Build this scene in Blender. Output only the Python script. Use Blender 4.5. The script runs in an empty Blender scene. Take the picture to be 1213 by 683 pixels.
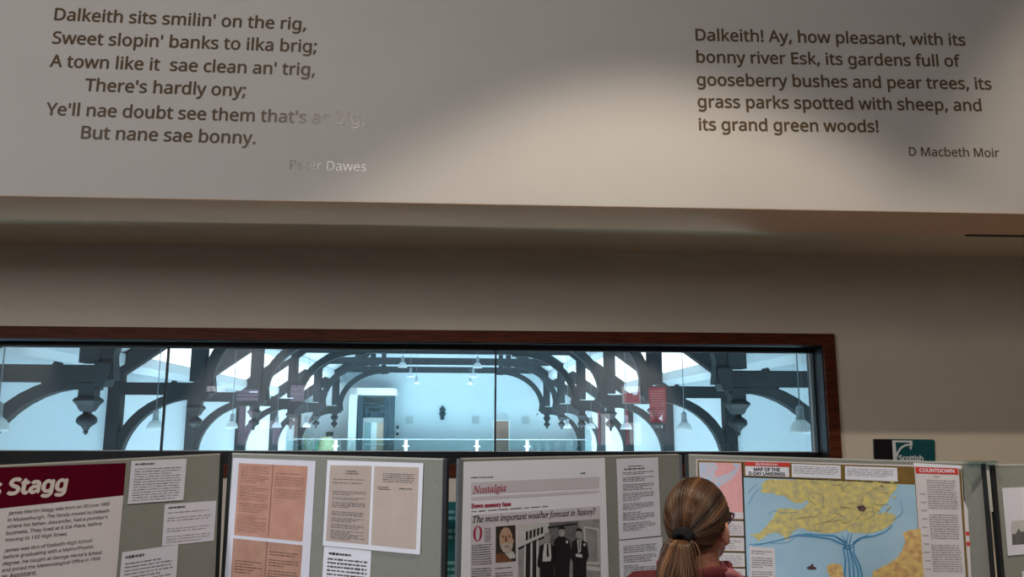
import bpy, bmesh, math, random
from mathutils import Vector, Matrix, noise
random.seed(7)
scene = bpy.context.scene
COL = scene.collection
PI = math.pi
R = math.radians

# ------------------------------------------------------------------ camera
FPX, PITCH, YAW, ROLL, EYE = 950.0, 9.68, 3.0, 0.2, 1.62
CAMPOS = Vector((0, 0, EYE))
CAMROT = Matrix.Rotation(R(-YAW), 3, 'Z') @ Matrix.Rotation(R(90 + PITCH), 3, 'X') @ Matrix.Rotation(R(ROLL), 3, 'Z')
cam = bpy.data.cameras.new('camera')
cam.sensor_width = 36
cam.lens = FPX / 1213 * 36
cam.clip_start = 0.05
cam.clip_end = 200
camo = bpy.data.objects.new('camera', cam)
camo.matrix_world = Matrix.Translation(CAMPOS) @ CAMROT.to_4x4()
COL.objects.link(camo)
scene.camera = camo

# ------------------------------------------------------------------ world, lights, exposure
scene.view_settings.view_transform = 'Standard'
scene.view_settings.look = 'None'
scene.view_settings.exposure = 0.0
scene.view_settings.gamma = 1.0
scene.view_settings.use_curve_mapping = False
world = bpy.data.worlds.new('sky')
world.use_nodes = True
world.node_tree.nodes['Background'].inputs[0].default_value = (0.62, 0.8, 1.0, 1)
world.node_tree.nodes['Background'].inputs[1].default_value = 0.8
scene.world = world


def light(name, kind, loc, energy, color, target=None, **kw):
    l = bpy.data.lights.new(name, kind)
    l.energy = energy
    l.color = color
    for k, v in kw.items():
        setattr(l, k, v)
    o = bpy.data.objects.new(name, l)
    o.location = loc
    if target is not None:
        d = Vector(target) - Vector(loc)
        o.rotation_euler = d.to_track_quat('-Z', 'Y').to_euler()
    COL.objects.link(o)
    return o


HROT = 1.24                                    # the hall is not quite square to the window wall
HM = Matrix.Rotation(R(HROT), 4, 'Z') @ Matrix.Translation((-0.36, 0, EYE + .02))   # x across, y along the hall, z = 0 at eye level


def hw(x, y, z):
    return HM @ Vector((x, y, z))


DAY = (0.58, 0.85, 1.0)
WARM = (1.0, 0.88, 0.71)
# the reading room
light('room_daylight', 'AREA', (-4.3, -1.0, 3.2), 98, (0.95, 0.97, 1.0), (0.2, 3.0, 1.8), shape='RECTANGLE', size=2.4, size_y=0.9)
light('board_fill_spot', 'SPOT', (-4.3, 0.15, 3.0), 330, (0.96, 0.98, 1.0), (-0.72, 3.05, 1.25), spot_size=R(27), spot_blend=0.6, shadow_soft_size=0.06)  # added spot, only brightens the board with the brown letters
light('downlight', 'SPOT', (0.72, 1.42, 4.8), 310, WARM, (0.72, 1.42, 0), spot_size=R(87), spot_blend=0.26, shadow_soft_size=0.05)
light('downlight', 'SPOT', (3.05, 1.42, 4.8), 330, WARM, (3.05, 1.42, 0), spot_size=R(75), spot_blend=0.35, shadow_soft_size=0.05)
light('high_lamp', 'SPOT', (3.3, -0.6, 5.72), 400, WARM, (3.0, 4.0, 1.2), spot_size=R(33), spot_blend=0.6, shadow_soft_size=0.05)
light('ceiling_lamp', 'AREA', (-0.98, -0.9, 3.9), 37, (1.0, 0.95, 0.88), (-0.9, 3.0, 2.2), shape='RECTANGLE', size=0.9, size_y=0.6)
# the hall
for i, yy in enumerate((8, 15, 22, 29)):
    for s in (-1, 1):
        p, t = hw(s * 5.0, yy, -3.6), hw(-s * 1, yy + 5, 1.2)
        light('hall_fill_light', 'AREA', p, 610, DAY, t, shape='RECTANGLE', size=3.0, size_y=1.2)  # added area lights below the view; no windows stand behind them
light('gallery_fill', 'AREA', hw(0, 24.0, -3.6), 1150, DAY, hw(0, 33.0, 1.6), shape='RECTANGLE', size=7, size_y=1.0)  # added low panel that brightens the end wall
# added spots that brighten the back wall posters so the glass mirrors them
light('poster_fill_spot', 'SPOT', (2.6, -2.2, 3.4), 620, (1, .95, .93), (2.35, -4.1, 1.75), spot_size=R(48), spot_blend=0.5, shadow_soft_size=0.06)
light('poster_fill_spot', 'SPOT', (-3.2, -2.2, 3.4), 560, (1, .97, 1), (-3.2, -4.1, 1.75), spot_size=R(56), spot_blend=0.5, shadow_soft_size=0.06)


# ------------------------------------------------------------------ materials
def lin(c):
    c /= 255.0
    return c / 12.92 if c <= 0.04045 else ((c + 0.055) / 1.055) ** 2.4


def rgb(r, g, b):
    return (lin(r), lin(g), lin(b), 1)


MAT = {}


def mat(name, col, rough=0.7, var=0.06, scale=8.0, bump=0.0, bscale=60.0, spec=0.3, metal=0.0, col2=None, detail=4.0, stretch=None):
    m = bpy.data.materials.new(name)
    m.use_nodes = True
    nt = m.node_tree
    b = nt.nodes['Principled BSDF']
    b.inputs['Roughness'].default_value = rough
    b.inputs['Specular IOR Level'].default_value = spec
    b.inputs['Metallic'].default_value = metal
    tc = nt.nodes.new('ShaderNodeTexCoord')
    mp = nt.nodes.new('ShaderNodeMapping')
    if stretch:
        mp.inputs['Scale'].default_value = stretch
    nt.links.new(tc.outputs['Object'], mp.inputs['Vector'])
    n = nt.nodes.new('ShaderNodeTexNoise')
    n.inputs['Scale'].default_value = scale
    n.inputs['Detail'].default_value = detail
    nt.links.new(mp.outputs['Vector'], n.inputs['Vector'])
    r = nt.nodes.new('ShaderNodeValToRGB')
    r.color_ramp.elements[0].position = 0.32
    r.color_ramp.elements[1].position = 0.68
    if col2 is None:
        a = tuple(min(1, c * (1 - var)) for c in col[:3]) + (1,)
        d = tuple(min(1, c * (1 + var)) for c in col[:3]) + (1,)
    else:
        a, d = col, col2
    r.color_ramp.elements[0].color = a
    r.color_ramp.elements[1].color = d
    nt.links.new(n.outputs['Fac'], r.inputs['Fac'])
    nt.links.new(r.outputs['Color'], b.inputs['Base Color'])
    if bump:
        n2 = nt.nodes.new('ShaderNodeTexNoise')
        n2.inputs['Scale'].default_value = bscale
        n2.inputs['Detail'].default_value = 3
        nt.links.new(mp.outputs['Vector'], n2.inputs['Vector'])
        bp = nt.nodes.new('ShaderNodeBump')
        bp.inputs['Strength'].default_value = bump
        bp.inputs['Distance'].default_value = 0.002
        nt.links.new(n2.outputs['Fac'], bp.inputs['Height'])
        nt.links.new(bp.outputs['Normal'], b.inputs['Normal'])
    MAT[name] = m
    return m


def emit(name, col, s):
    m = bpy.data.materials.new(name)
    m.use_nodes = True
    nt = m.node_tree
    nt.nodes.remove(nt.nodes['Principled BSDF'])
    e = nt.nodes.new('ShaderNodeEmission')
    e.inputs[0].default_value = col
    e.inputs[1].default_value = s
    nt.links.new(e.outputs[0], nt.nodes['Material Output'].inputs[0])
    MAT[name] = m


def glass(name, tint, base, edge):
    m = bpy.data.materials.new(name)
    m.use_nodes = True
    nt = m.node_tree
    nt.nodes.remove(nt.nodes['Principled BSDF'])
    t = nt.nodes.new('ShaderNodeBsdfTransparent')
    t.inputs[0].default_value = tint
    g = nt.nodes.new('ShaderNodeBsdfGlossy')
    g.inputs['Roughness'].default_value = 0.0
    lw = nt.nodes.new('ShaderNodeLayerWeight')
    lw.inputs['Blend'].default_value = 0.15
    mr = nt.nodes.new('ShaderNodeMapRange')
    mr.inputs['To Min'].default_value = base
    mr.inputs['To Max'].default_value = edge
    nt.links.new(lw.outputs['Fresnel'], mr.inputs['Value'])
    mx = nt.nodes.new('ShaderNodeMixShader')
    nt.links.new(mr.outputs[0], mx.inputs[0])
    nt.links.new(t.outputs[0], mx.inputs[1])
    nt.links.new(g.outputs[0], mx.inputs[2])
    nt.links.new(mx.outputs[0], nt.nodes['Material Output'].inputs[0])
    MAT[name] = m


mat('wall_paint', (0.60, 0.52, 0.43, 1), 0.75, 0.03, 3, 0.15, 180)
mat('back_wall_darkened', (0.15, 0.145, 0.14, 1), 0.85, 0.05, 3, 0.1, 180)  # unseen wall, colour darkened to set its haze in the window glass
mat('underside_warmed', (0.82, 0.53, 0.35, 1), 0.8, 0.04, 3, 0.1, 150)  # bulkhead colour warmed here to offset the blue hall light
mat('bulkhead_paint', (0.51, 0.48, 0.455, 1), 0.6, 0.025, 2.5, 0.12, 180)
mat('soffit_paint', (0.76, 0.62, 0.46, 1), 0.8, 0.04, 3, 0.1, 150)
mat('ceiling_paint', (0.65, 0.63, 0.60, 1), 0.9, 0.03, 2)
mat('carpet', (0.10, 0.10, 0.11, 1), 0.95, 0.25, 300, 0.5, 400)
mat('stained_wood', rgb(92, 44, 26), 0.5, 0.3, 6, 0.25, 40, 0.12, col2=rgb(62, 27, 15), stretch=(1.5, 14, 14))
mat('black_frame', (0.011, 0.012, 0.015, 1), 0.4, 0.2, 10)
mat('pale_bead_glint', (0.5, 0.52, 0.55, 1), 0.4, 0.05)
glass('window_glass', (0.95, 0.975, 0.98, 1), 0.10, 1.0)
glass('rail_glass', (0.86, 0.95, 0.95, 1), 0.06, 1.0)
mat('lettering_brown', (0.112, 0.074, 0.042, 1), 0.22, 0.05, 20, spec=0.5)
mat('hall_wall', (0.62, 0.70, 0.745, 1), 0.85, 0.02, 0.6)
mat('hall_roof', (0.55, 0.60, 0.63, 1), 0.9, 0.03, 0.8)
mat('hall_floor', (0.35, 0.30, 0.25, 1), 0.6, 0.2, 2)
mat('truss_timber', (0.022, 0.026, 0.030, 1), 0.6, 0.2, 3, 0.2, 20, 0.3, stretch=(1, 6, 1))
emit('rooflight', (0.88, 0.97, 1.0, 1), 2.2)
mat('enamel', (0.62, 0.66, 0.68, 1), 0.3, 0.03, spec=0.5)
mat('lamp_grey', (0.22, 0.25, 0.27, 1), 0.45, 0.05)
mat('flex', (0.16, 0.18, 0.20, 1), 0.5)
mat('lift_white', (0.86, 0.88, 0.88, 1), 0.5, 0.02)
mat('lift_dark', (0.05, 0.075, 0.095, 1), 0.45, 0.1)
mat('lift_grey', (0.40, 0.40, 0.40, 1), 0.45, 0.05)
mat('lift_teal', (0.20, 0.30, 0.31, 1), 0.3, 0.05)
mat('lift_beige', (0.50, 0.36, 0.27, 1), 0.5, 0.05)
mat('door_brown', (0.42, 0.26, 0.20, 1), 0.5, 0.1, 4)
mat('grille', (0.42, 0.47, 0.49, 1), 0.5, 0.05)
mat('rail_steel', (0.30, 0.34, 0.36, 1), 0.3, 0.05, metal=0.4)
mat('coat_yellow', (0.60, 0.54, 0.30, 1), 0.8, 0.1)
mat('coat_green', (0.16, 0.28, 0.20, 1), 0.8, 0.1)
mat('leaf_green', (0.12, 0.25, 0.10, 1), 0.6, 0.3, 20)
mat('terracotta', (0.3, 0.15, 0.1, 1), 0.8, 0.1)
mat('felt', (0.24, 0.25, 0.23, 1), 0.95, 0.06, 120, 0.35, 600)
mat('board_edge', (0.014, 0.016, 0.019, 1), 0.5, 0.1)
mat('board_edge_grey', (0.14, 0.155, 0.18, 1), 0.45, 0.1)
mat('board_cap', (0.42, 0.42, 0.39, 1), 0.5, 0.05)
mat('paper', (0.66, 0.67, 0.78, 1), 0.8, 0.025, 6)
mat('paper_warm', (0.64, 0.61, 0.65, 1), 0.8, 0.03, 6)
mat('paper_bright', (0.74, 0.76, 0.86, 1), 0.8, 0.02, 6)
mat('print_grey', (0.20, 0.19, 0.21, 1), 0.8, 0.1)
mat('print_pale', (0.30, 0.285, 0.30, 1), 0.8, 0.1)
mat('print_mid', (0.10, 0.095, 0.10, 1), 0.8, 0.1)
mat('print_black', (0.022, 0.020, 0.022, 1), 0.8, 0.1)
mat('ink_sepia', (0.10, 0.055, 0.04, 1), 0.8, 0.1)
mat('ink_sepia_pale', (0.19, 0.105, 0.075, 1), 0.8, 0.1)
mat('maroon', (0.085, 0.0012, 0.012, 1), 0.8, 0.06, spec=0.05)
mat('title_cream', (0.62, 0.56, 0.54, 1), 0.7, 0.02)
mat('sepia', (0.46, 0.24, 0.185, 1), 0.85, 0.1, 14, col2=(0.54, 0.30, 0.235, 1))
mat('sepia_dark', (0.38, 0.21, 0.16, 1), 0.85, 0.1, 14, col2=(0.46, 0.27, 0.21, 1))
mat('buff', (0.46, 0.38, 0.35, 1), 0.85, 0.04, 14)
mat('buff_plain', (0.50, 0.42, 0.385, 1), 0.85, 0.04, 14)
mat('band_grey', (0.56, 0.53, 0.60, 1), 0.85, 0.03)
mat('crimson', (0.32, 0.008, 0.055, 1), 0.7, 0.05)
mat('photo_dark', (0.018, 0.018, 0.021, 1), 0.5, 0.3, 30)
mat('photo_mid', (0.13, 0.13, 0.14, 1), 0.5, 0.2, 30)
mat('photo_grey', (0.26, 0.26, 0.275, 1), 0.5, 0.2, 30)
mat('photo_light', (0.50, 0.50, 0.52, 1), 0.5, 0.05, 30)
mat('photo_suit', (0.010, 0.010, 0.012, 1), 0.5, 0.3, 60)
mat('photo_face', (0.30, 0.295, 0.30, 1), 0.5, 0.25, 60)
mat('portrait_back', (0.035, 0.028, 0.022, 1), 0.5, 0.2, 30)
mat('portrait_skin', (0.44, 0.28, 0.20, 1), 0.6, 0.2, 160)
mat('portrait_beard', (0.42, 0.37, 0.33, 1), 0.6, 0.25, 220)
mat('portrait_coat', rgb(112, 72, 50), 0.6, 0.2, 60)
mat('map_border', rgb(116, 92, 40), 0.6, 0.12, 30)
mat('map_black', (0.025, 0.022, 0.016, 1), 0.6, 0.1)
mat('map_red', rgb(200, 56, 48), 0.6, 0.04)
mat('map_sea', (0.32, 0.53, 0.72, 1), 0.6, 0.05, 9, col2=(0.38, 0.58, 0.75, 1))
mat('map_sea_deep', rgb(62, 134, 184), 0.6, 0.06, 20)
mat('map_line', rgb(74, 140, 186), 0.6, 0.06, 20)
mat('map_land', (0.74, 0.63, 0.20, 1), 0.6, 0.1, 44, col2=(0.44, 0.41, 0.24, 1), detail=15)
mat('map_land_spot', (0.74, 0.64, 0.20, 1), 0.6, 0.1, 90, col2=(0.40, 0.38, 0.28, 1), detail=8)
mat('map_land_warm', (0.76, 0.58, 0.22, 1), 0.6, 0.1, 44, col2=(0.52, 0.29, 0.14, 1), detail=15)
mat('map_road', (0.26, 0.23, 0.14, 1), 0.6, 0.1)
mat('map_town', rgb(84, 62, 66), 0.6, 0.1)
mat('map_pink', (0.74, 0.38, 0.40, 1), 0.6, 0.06, 60)
mat('map_pink_blue', (0.36, 0.56, 0.76, 1), 0.6, 0.05, 50, col2=(0.66, 0.50, 0.58, 1))
mat('sign_teal', (0.006, 0.075, 0.085, 1), 0.35, 0.05)
mat('sign_black', (0.006, 0.006, 0.008, 1), 0.35, 0.05)
mat('sign_white', (0.62, 0.64, 0.66, 1), 0.5, 0.03)
mat('banner_teal', (0.010, 0.11, 0.13, 1), 0.5, 0.05)
mat('banner_text', (0.16, 0.35, 0.38, 1), 0.5, 0.05)
mat('clear_plastic', (0.30, 0.30, 0.28, 1), 0.2, 0.02)
mat('poster_red', (0.62, 0.09, 0.11, 1), 0.6, 0.1, 30)
mat('poster_lilac', (0.52, 0.45, 0.60, 1), 0.6, 0.05)
mat('poster_white', (0.80, 0.78, 0.80, 1), 0.6, 0.05)
mat('poster_dark', (0.06, 0.05, 0.06, 1), 0.6, 0.05)
mat('skin', rgb(196, 140, 116), 0.5, 0.06, 30)
mat('jacket', (0.100, 0.014, 0.018, 1), 0.8, 0.15, 60, 0.3, 400)
mat('jacket_edge', (0.13, 0.02, 0.026, 1), 0.8, 0.1)
mat('scarf_pink', (0.34, 0.12, 0.135, 1), 0.85, 0.12, 60, 0.3, 300)
mat('trousers', (0.03, 0.034, 0.05, 1), 0.9, 0.1)
mat('shoe', (0.02, 0.018, 0.016, 1), 0.5, 0.1)
mat('hair_band', (0.008, 0.008, 0.010, 1), 0.8, 0.1)
mat('scalp_dark', (0.030, 0.014, 0.007, 1), 0.6, 0.2, 60)
mat('glasses_frame', (0.03, 0.02, 0.05, 1), 0.3, 0.1, spec=0.5)
glass('spectacle_lens', (0.93, 0.95, 0.97, 1), 0.05, 1.0)


def hair_material():
    m = bpy.data.materials.new('hair')
    m.use_nodes = True
    nt = m.node_tree
    b = nt.nodes['Principled BSDF']
    at = nt.nodes.new('ShaderNodeAttribute')
    at.attribute_name = 'strand'
    r = nt.nodes.new('ShaderNodeValToRGB')
    r.color_ramp.elements[0].color = (0.022, 0.010, 0.005, 1)
    r.color_ramp.elements[1].color = (0.36, 0.175, 0.075, 1)
    e = r.color_ramp.elements.new(0.55)
    e.color = (0.105, 0.045, 0.018, 1)
    nt.links.new(at.outputs['Fac'], r.inputs['Fac'])
    nt.links.new(r.outputs['Color'], b.inputs['Base Color'])
    b.inputs['Roughness'].default_value = 0.38
    b.inputs['Specular IOR Level'].default_value = 0.55
    MAT['hair'] = m


hair_material()


# ------------------------------------------------------------------ building helpers
class MB:
    """collects shapes and links them as ONE mesh object"""

    def __init__(self):
        self.v, self.f, self.a = [], [], []

    def add(self, vs, fs, M=None):
        o = len(self.v)
        self.v += [(M @ Vector(p)) if M is not None else Vector(p) for p in vs]
        self.f += [tuple(i + o for i in t) for t in fs]

    def box(self, x0, x1, y0, y1, z0, z1, M=None):
        vs = [(x, y, z) for x in (x0, x1) for y in (y0, y1) for z in (z0, z1)]
        self.add(vs, [(0, 1, 3, 2), (4, 6, 7, 5), (0, 4, 5, 1), (2, 3, 7, 6), (0, 2, 6, 4), (1, 5, 7, 3)], M)
        return self

    def prism(self, poly, h0, h1, fn):
        """2-D outline pushed from h0 to h1; fn(a, b, h) -> point"""
        n = len(poly)
        vs = [fn(a, b, h0) for a, b in poly] + [fn(a, b, h1) for a, b in poly]
        self.add(vs, [tuple(range(n))[::-1], tuple(range(n, 2 * n))] + [(i, (i + 1) % n, n + (i + 1) % n, n + i) for i in range(n)])
        return self

    def strip(self, A, B, h0, h1, fn):
        """curved bar: outline between two polylines of the same length"""
        for i in range(len(A) - 1):
            self.prism([A[i], A[i + 1], B[i + 1], B[i]], h0, h1, fn)
        return self

    def lathe(self, prof, c=(0, 0, 0), n=16, sq=None):
        vs, fs = [], []
        for r, z in prof:
            for k in range(n):
                a = 2 * PI * (k + 0.5) / n
                vs.append((c[0] + r * math.cos(a), c[1] + r * math.sin(a), c[2] + z))
        for j in range(len(prof) - 1):
            for k in range(n):
                fs.append((j * n + k, j * n + (k + 1) % n, (j + 1) * n + (k + 1) % n, (j + 1) * n + k))
        fs.append(tuple(range(n))[::-1])
        fs.append(tuple((len(prof) - 1) * n + k for k in range(n)))
        self.add(vs, fs)
        return self

    def tube(self, path, rad, n=8, flat=1.0):
        path = [Vector(p) for p in path]
        if not hasattr(rad, '__len__'):
            rad = [rad] * len(path)
        vs, fs = [], []
        ref = Vector((0.13, 0.21, 0.97))
        for i, p in enumerate(path):
            t = (path[min(i + 1, len(path) - 1)] - path[max(i - 1, 0)]).normalized()
            if abs(t.dot(ref)) > 0.95:
                rr = Vector((1, 0, 0))
            else:
                rr = ref
            s = t.cross(rr).normalized()
            u = s.cross(t)
            for k in range(n):
                a = 2 * PI * k / n
                vs.append(p + (s * math.cos(a) + u * math.sin(a) * flat) * rad[i])
        for j in range(len(path) - 1):
            for k in range(n):
                fs.append((j * n + k, j * n + (k + 1) % n, (j + 1) * n + (k + 1) % n, (j + 1) * n + k))
        fs.append(tuple(range(n))[::-1])
        fs.append(tuple((len(path) - 1) * n + k for k in range(n)))
        self.add(vs, fs)
        return self

    def ball(self, c, r, n=14, M=None):
        if not hasattr(r, '__len__'):
            r = (r, r, r)
        vs, fs = [], []
        m = n // 2 + 2
        for j in range(m + 1):
            th = PI * (j + 0.02) / (m + 0.04)
            for k in range(n):
                a = 2 * PI * k / n
                vs.append((c[0] + r[0] * math.sin(th) * math.cos(a), c[1] + r[1] * math.sin(th) * math.sin(a), c[2] + r[2] * math.cos(th)))
        for j in range(m):
            for k in range(n):
                fs.append((j * n + k, j * n + (k + 1) % n, (j + 1) * n + (k + 1) % n, (j + 1) * n + k))
        fs.append(tuple(range(n)))
        fs.append(tuple(m * n + k for k in range(n))[::-1])
        self.add(vs, fs, M)
        return self

    def build(self, name, m, parent=None, smooth=False, fix=True):
        me = bpy.data.meshes.new(name)
        me.from_pydata([tuple(p) for p in self.v], [], self.f)
        if fix:
            bm = bmesh.new()
            bm.from_mesh(me)
            bmesh.ops.recalc_face_normals(bm, faces=bm.faces)
            bm.to_mesh(me)
            bm.free()
        if smooth:
            me.polygons.foreach_set('use_smooth', [True] * len(me.polygons))
        me.materials.append(MAT[m])
        o = bpy.data.objects.new(name, me)
        COL.objects.link(o)
        if parent is not None:
            o.parent = parent
        return o


def tag(o, label=None, cat=None, group=None, kind=None):
    if label:
        o['label'] = label
    if cat:
        o['category'] = cat
    if group:
        o['group'] = group
    if kind:
        o['kind'] = kind
    return o


def thing(name, label, cat, M, group=None):
    o = bpy.data.objects.new(name, None)
    o.empty_display_size = 0.1
    COL.objects.link(o)
    o.matrix_world = M if isinstance(M, Matrix) else Matrix.Translation(M)
    return tag(o, label, cat, group)


def copy_tree(o, parent=None):
    c = o.copy()
    COL.objects.link(c)
    if parent is not None:
        c.parent = parent
    for ch in [x for x in bpy.data.objects if x.parent == o]:
        copy_tree(ch, c)
    return c


def struct(o):
    o['kind'] = 'structure'
    return o


def ray(px, py):
    return CAMROT @ Vector(((px - 606.5) / FPX, -(py - 341.5) / FPX, -1))


def at_y(px, py, y):
    d = ray(px, py)
    return CAMPOS + d * (y / d.y)


# fonts: the one that comes with Blender, else Blender's built-in letters
try:
    import os
    FONT = bpy.data.fonts.load(os.path.join(bpy.utils.system_resource('DATAFILES', path='fonts'), 'NotoSansMath-Regular.woff2'))
except Exception:
    FONT = None


def styled(s, style):
    if not FONT or style == 'sans':
        return s
    base = {'serif_italic': 0x1D434, 'serif_bold': 0x1D400, 'serif_bold_italic': 0x1D468}[style]
    out = ''
    for c in s:
        if c == 'h' and base == 0x1D434:
            out += '\u210e'
        elif 'A' <= c <= 'Z':
            out += chr(base + ord(c) - 65)
        elif 'a' <= c <= 'z':
            out += chr(base + 26 + ord(c) - 97)
        else:
            out += c
    return out


def text_geo(s, style='sans', bold=0.0, shear=0.0):
    cu = bpy.data.curves.new('lettering', 'FONT')
    if FONT:
        cu.font = FONT
    cu.body = styled(s, style)
    cu.shear = shear
    cu.resolution_u = 3
    o = bpy.data.objects.new('lettering', cu)
    me = bpy.data.meshes.new_from_object(o)
    v0 = [v.co.copy() for v in me.vertices]
    f0 = [tuple(p.vertices) for p in me.polygons]
    vs, fs, zs = [], [], []
    for dx, dy in (((-bold, 0), (bold, 0), (0, bold), (0, -bold)) if bold else ((0, 0),)):
        k = len(vs)
        vs += [v + Vector((dx, dy, 0)) for v in v0]
        zs += [len(zs) // max(1, len(v0))] * len(v0)
        fs += [tuple(i + k for i in f) for f in f0]
    bpy.data.objects.remove(o)
    bpy.data.meshes.remove(me)
    bpy.data.curves.remove(cu)
    for v, z in zip(vs, zs):
        v.z = z * .00002
    return vs, fs


class Frame:
    """a plane in the place: origin, u to the right, v up, n towards the room"""

    def __init__(self, o, u, v):
        self.o, self.u, self.v = Vector(o), Vector(u).normalized(), Vector(v).normalized()
        self.n = self.u.cross(self.v).normalized()
        self.M = Matrix.Translation(self.o) @ Matrix((self.u, self.v, self.n)).transposed().to_4x4()

    def uv(self, px, py):
        d = ray(px, py)
        t = (self.o - CAMPOS).dot(self.n) / d.dot(self.n)
        p = CAMPOS + d * t - self.o
        return Vector((p.dot(self.u), p.dot(self.v)))


LAYER = 0.00045


class Sheet:
    """something flat mounted on a Frame: the sheet is the thing, its prints are parts"""

    def __init__(self, fr, name, label, cat, quad, m, h=0.002, thick=0.0012, group=None, px=True):
        self.fr = fr
        q = [fr.uv(*p) if px else Vector(p) for p in quad]
        self.c = sum(q, Vector((0, 0))) / len(q)
        self.top = 0.0
        mb = MB().prism([tuple(p - self.c) for p in q], -thick, 0, lambda a, b, z: (a, b, z))
        self.root = mb.build(name, m)
        self.root.matrix_world = fr.M @ Matrix.Translation((self.c.x, self.c.y, h + thick))
        tag(self.root, label, cat, group)

    def p(self, px, py):
        return self.fr.uv(px, py) - self.c

    def poly(self, name, pts, m, layer=1, parent=None, label=None):
        q = [tuple(self.p(*p)) for p in pts]
        o = MB().prism(q, (layer - 0.6) * LAYER, layer * LAYER, lambda a, b, z: (a, b, z)).build(name, m, parent or self.root)
        if label:
            o['label'] = label
        return o

    def polys(self, name, lists, m, layer=1, parent=None):
        mb = MB()
        for pts in lists:
            mb.prism([tuple(self.p(*p)) for p in pts], (layer - 0.6) * LAYER, layer * LAYER, lambda a, b, z: (a, b, z))
        return mb.build(name, m, parent or self.root)

    def text(self, name, rows, m, layer=2, parent=None, bold=0.0, style='sans', shear=0.0, asp=1.0):
        """rows: (string, baseline start px, baseline end px)"""
        mb = MB()
        for s, a, b in rows:
            A, B = self.p(*a), self.p(*b)
            vs, fs = text_geo(s, style, bold, shear)
            x0, x1 = min(v.x for v in vs), max(v.x for v in vs)
            d = B - A
            k = d.length / (x1 - x0)
            e = d.normalized()
            f = Vector((-e.y, e.x))
            out = []
            for v in vs:
                w = A + e * (v.x - x0) * k + f * v.y * k * asp
                out.append((w.x, w.y, layer * LAYER + v.z))
            mb.add(out, fs)
        return mb.build(name, m, parent or self.root, fix=False)

    def lines(self, name, quad, n, m, layer=2, fill=0.42, parent=None, ends=0.25, para=(), words=True, bleed=0.0):
        """rows of print too small to read"""
        tl, tr, br, bl = [self.p(*p) for p in quad]
        mb = MB()
        for i in range(n):
            if i in para:
                continue
            v = (i + 0.5) / n
            L, Rr = tl.lerp(bl, v), tr.lerp(br, v)
            hgt = (bl - tl) / n * fill * 0.5
            end = 1.0 - (random.random() * ends if (i + 1 in para or i == n - 1 or random.random() < .2) else random.random() * 0.05)
            x = 0.0
            while x < end:
                w = min(end - x, random.uniform(.05, .16) if words else 1.0)
                a, b = L.lerp(Rr, x), L.lerp(Rr, x + w)
                j = random.uniform(.75, 1.15)
                z = layer * LAYER
                mb.add([(*(a - hgt * j), z), (*(b - hgt * j), z), (*(b + hgt * j), z), (*(a + hgt * j), z)], [(0, 3, 2, 1)])
                x += w + random.uniform(.012, .03)
        return mb.build(name, m, parent or self.root, fix=False)


def interp(q, u0, v0, u1, v1):
    """sub-quad of a pixel quad (TL, TR, BR, BL)"""
    def g(u, v):
        return tuple((q[0][k] * (1 - u) + q[1][k] * u) * (1 - v) + (q[3][k] * (1 - u) + q[2][k] * u) * v for k in (0, 1))
    return [g(u0, v0), g(u1, v0), g(u1, v1), g(u0, v1)]


# ------------------------------------------------------------------ the reading room
WY, BY = 4.0, 3.02                 # window wall, front of the bulkhead
ZB = EYE + 0.848                   # underside of the bulkhead
XL, XR, YB, ZC = -4.6, 5.2, -4.2, 6.2
# window opening (outer edge of the stained frame)
wt = at_y(606, 391.5, WY - 0.02).z
wr = at_y(991, 440, WY - 0.02).x
wl = -3.9
wb = 1.375
struct(MB().box(XL - .2, XR + .2, YB - .2, WY + .2, -0.2, 0).build('floor', 'carpet'))
struct(MB().box(XL - .2, XR + .2, YB - .2, WY + .2, ZC, ZC + .2).build('ceiling', 'ceiling_paint'))
struct(MB().box(XL - .2, XL, YB, WY + .2, 0, ZC).build('wall_left', 'wall_paint'))
struct(MB().box(XR, XR + .2, YB, WY + .2, 0, ZC).build('wall_right', 'wall_paint'))
struct(MB().box(XL - .2, XR + .2, YB - .2, YB, 0, ZC).build('wall_back', 'back_wall_darkened'))
o = 0.03
m = MB()
m.box(XL - .9, wl + o, WY, WY + .2, -4.2, 6.4)
m.box(wr - o, XR + .9, WY, WY + .2, -4.2, 6.4)
m.box(wl + o, wr - o, WY, WY + .2, wt - o, 6.4)
m.box(wl + o, wr - o, WY, WY + .2, -4.2, wb + o)
struct(m.build('wall_front', 'wall_paint'))
struct(MB().box(XL, XR, BY, BY + .36, ZB, ZC).build('wall_bulkhead', 'bulkhead_paint'))
struct(MB().box(XL, XR, BY + .001, BY + .359, ZB - .002, ZB).build('trim_4', 'underside_warmed'))  # thin sheet added to carry the warmed underside colour
struct(MB().box(XL, XR, BY + .36, WY, ZB + .035, ZC).build('ceiling_soffit', 'soffit_paint'))
# solid black strip painted for the shade in the slot where the soffit panel stops short, at the right
sx = at_y(1143, 271, BY + .37).x
struct(MB().box(sx, XR, BY + .352, BY + .375, ZB - .006, ZB + .034).build('trim_1', 'black_frame'))

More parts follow.
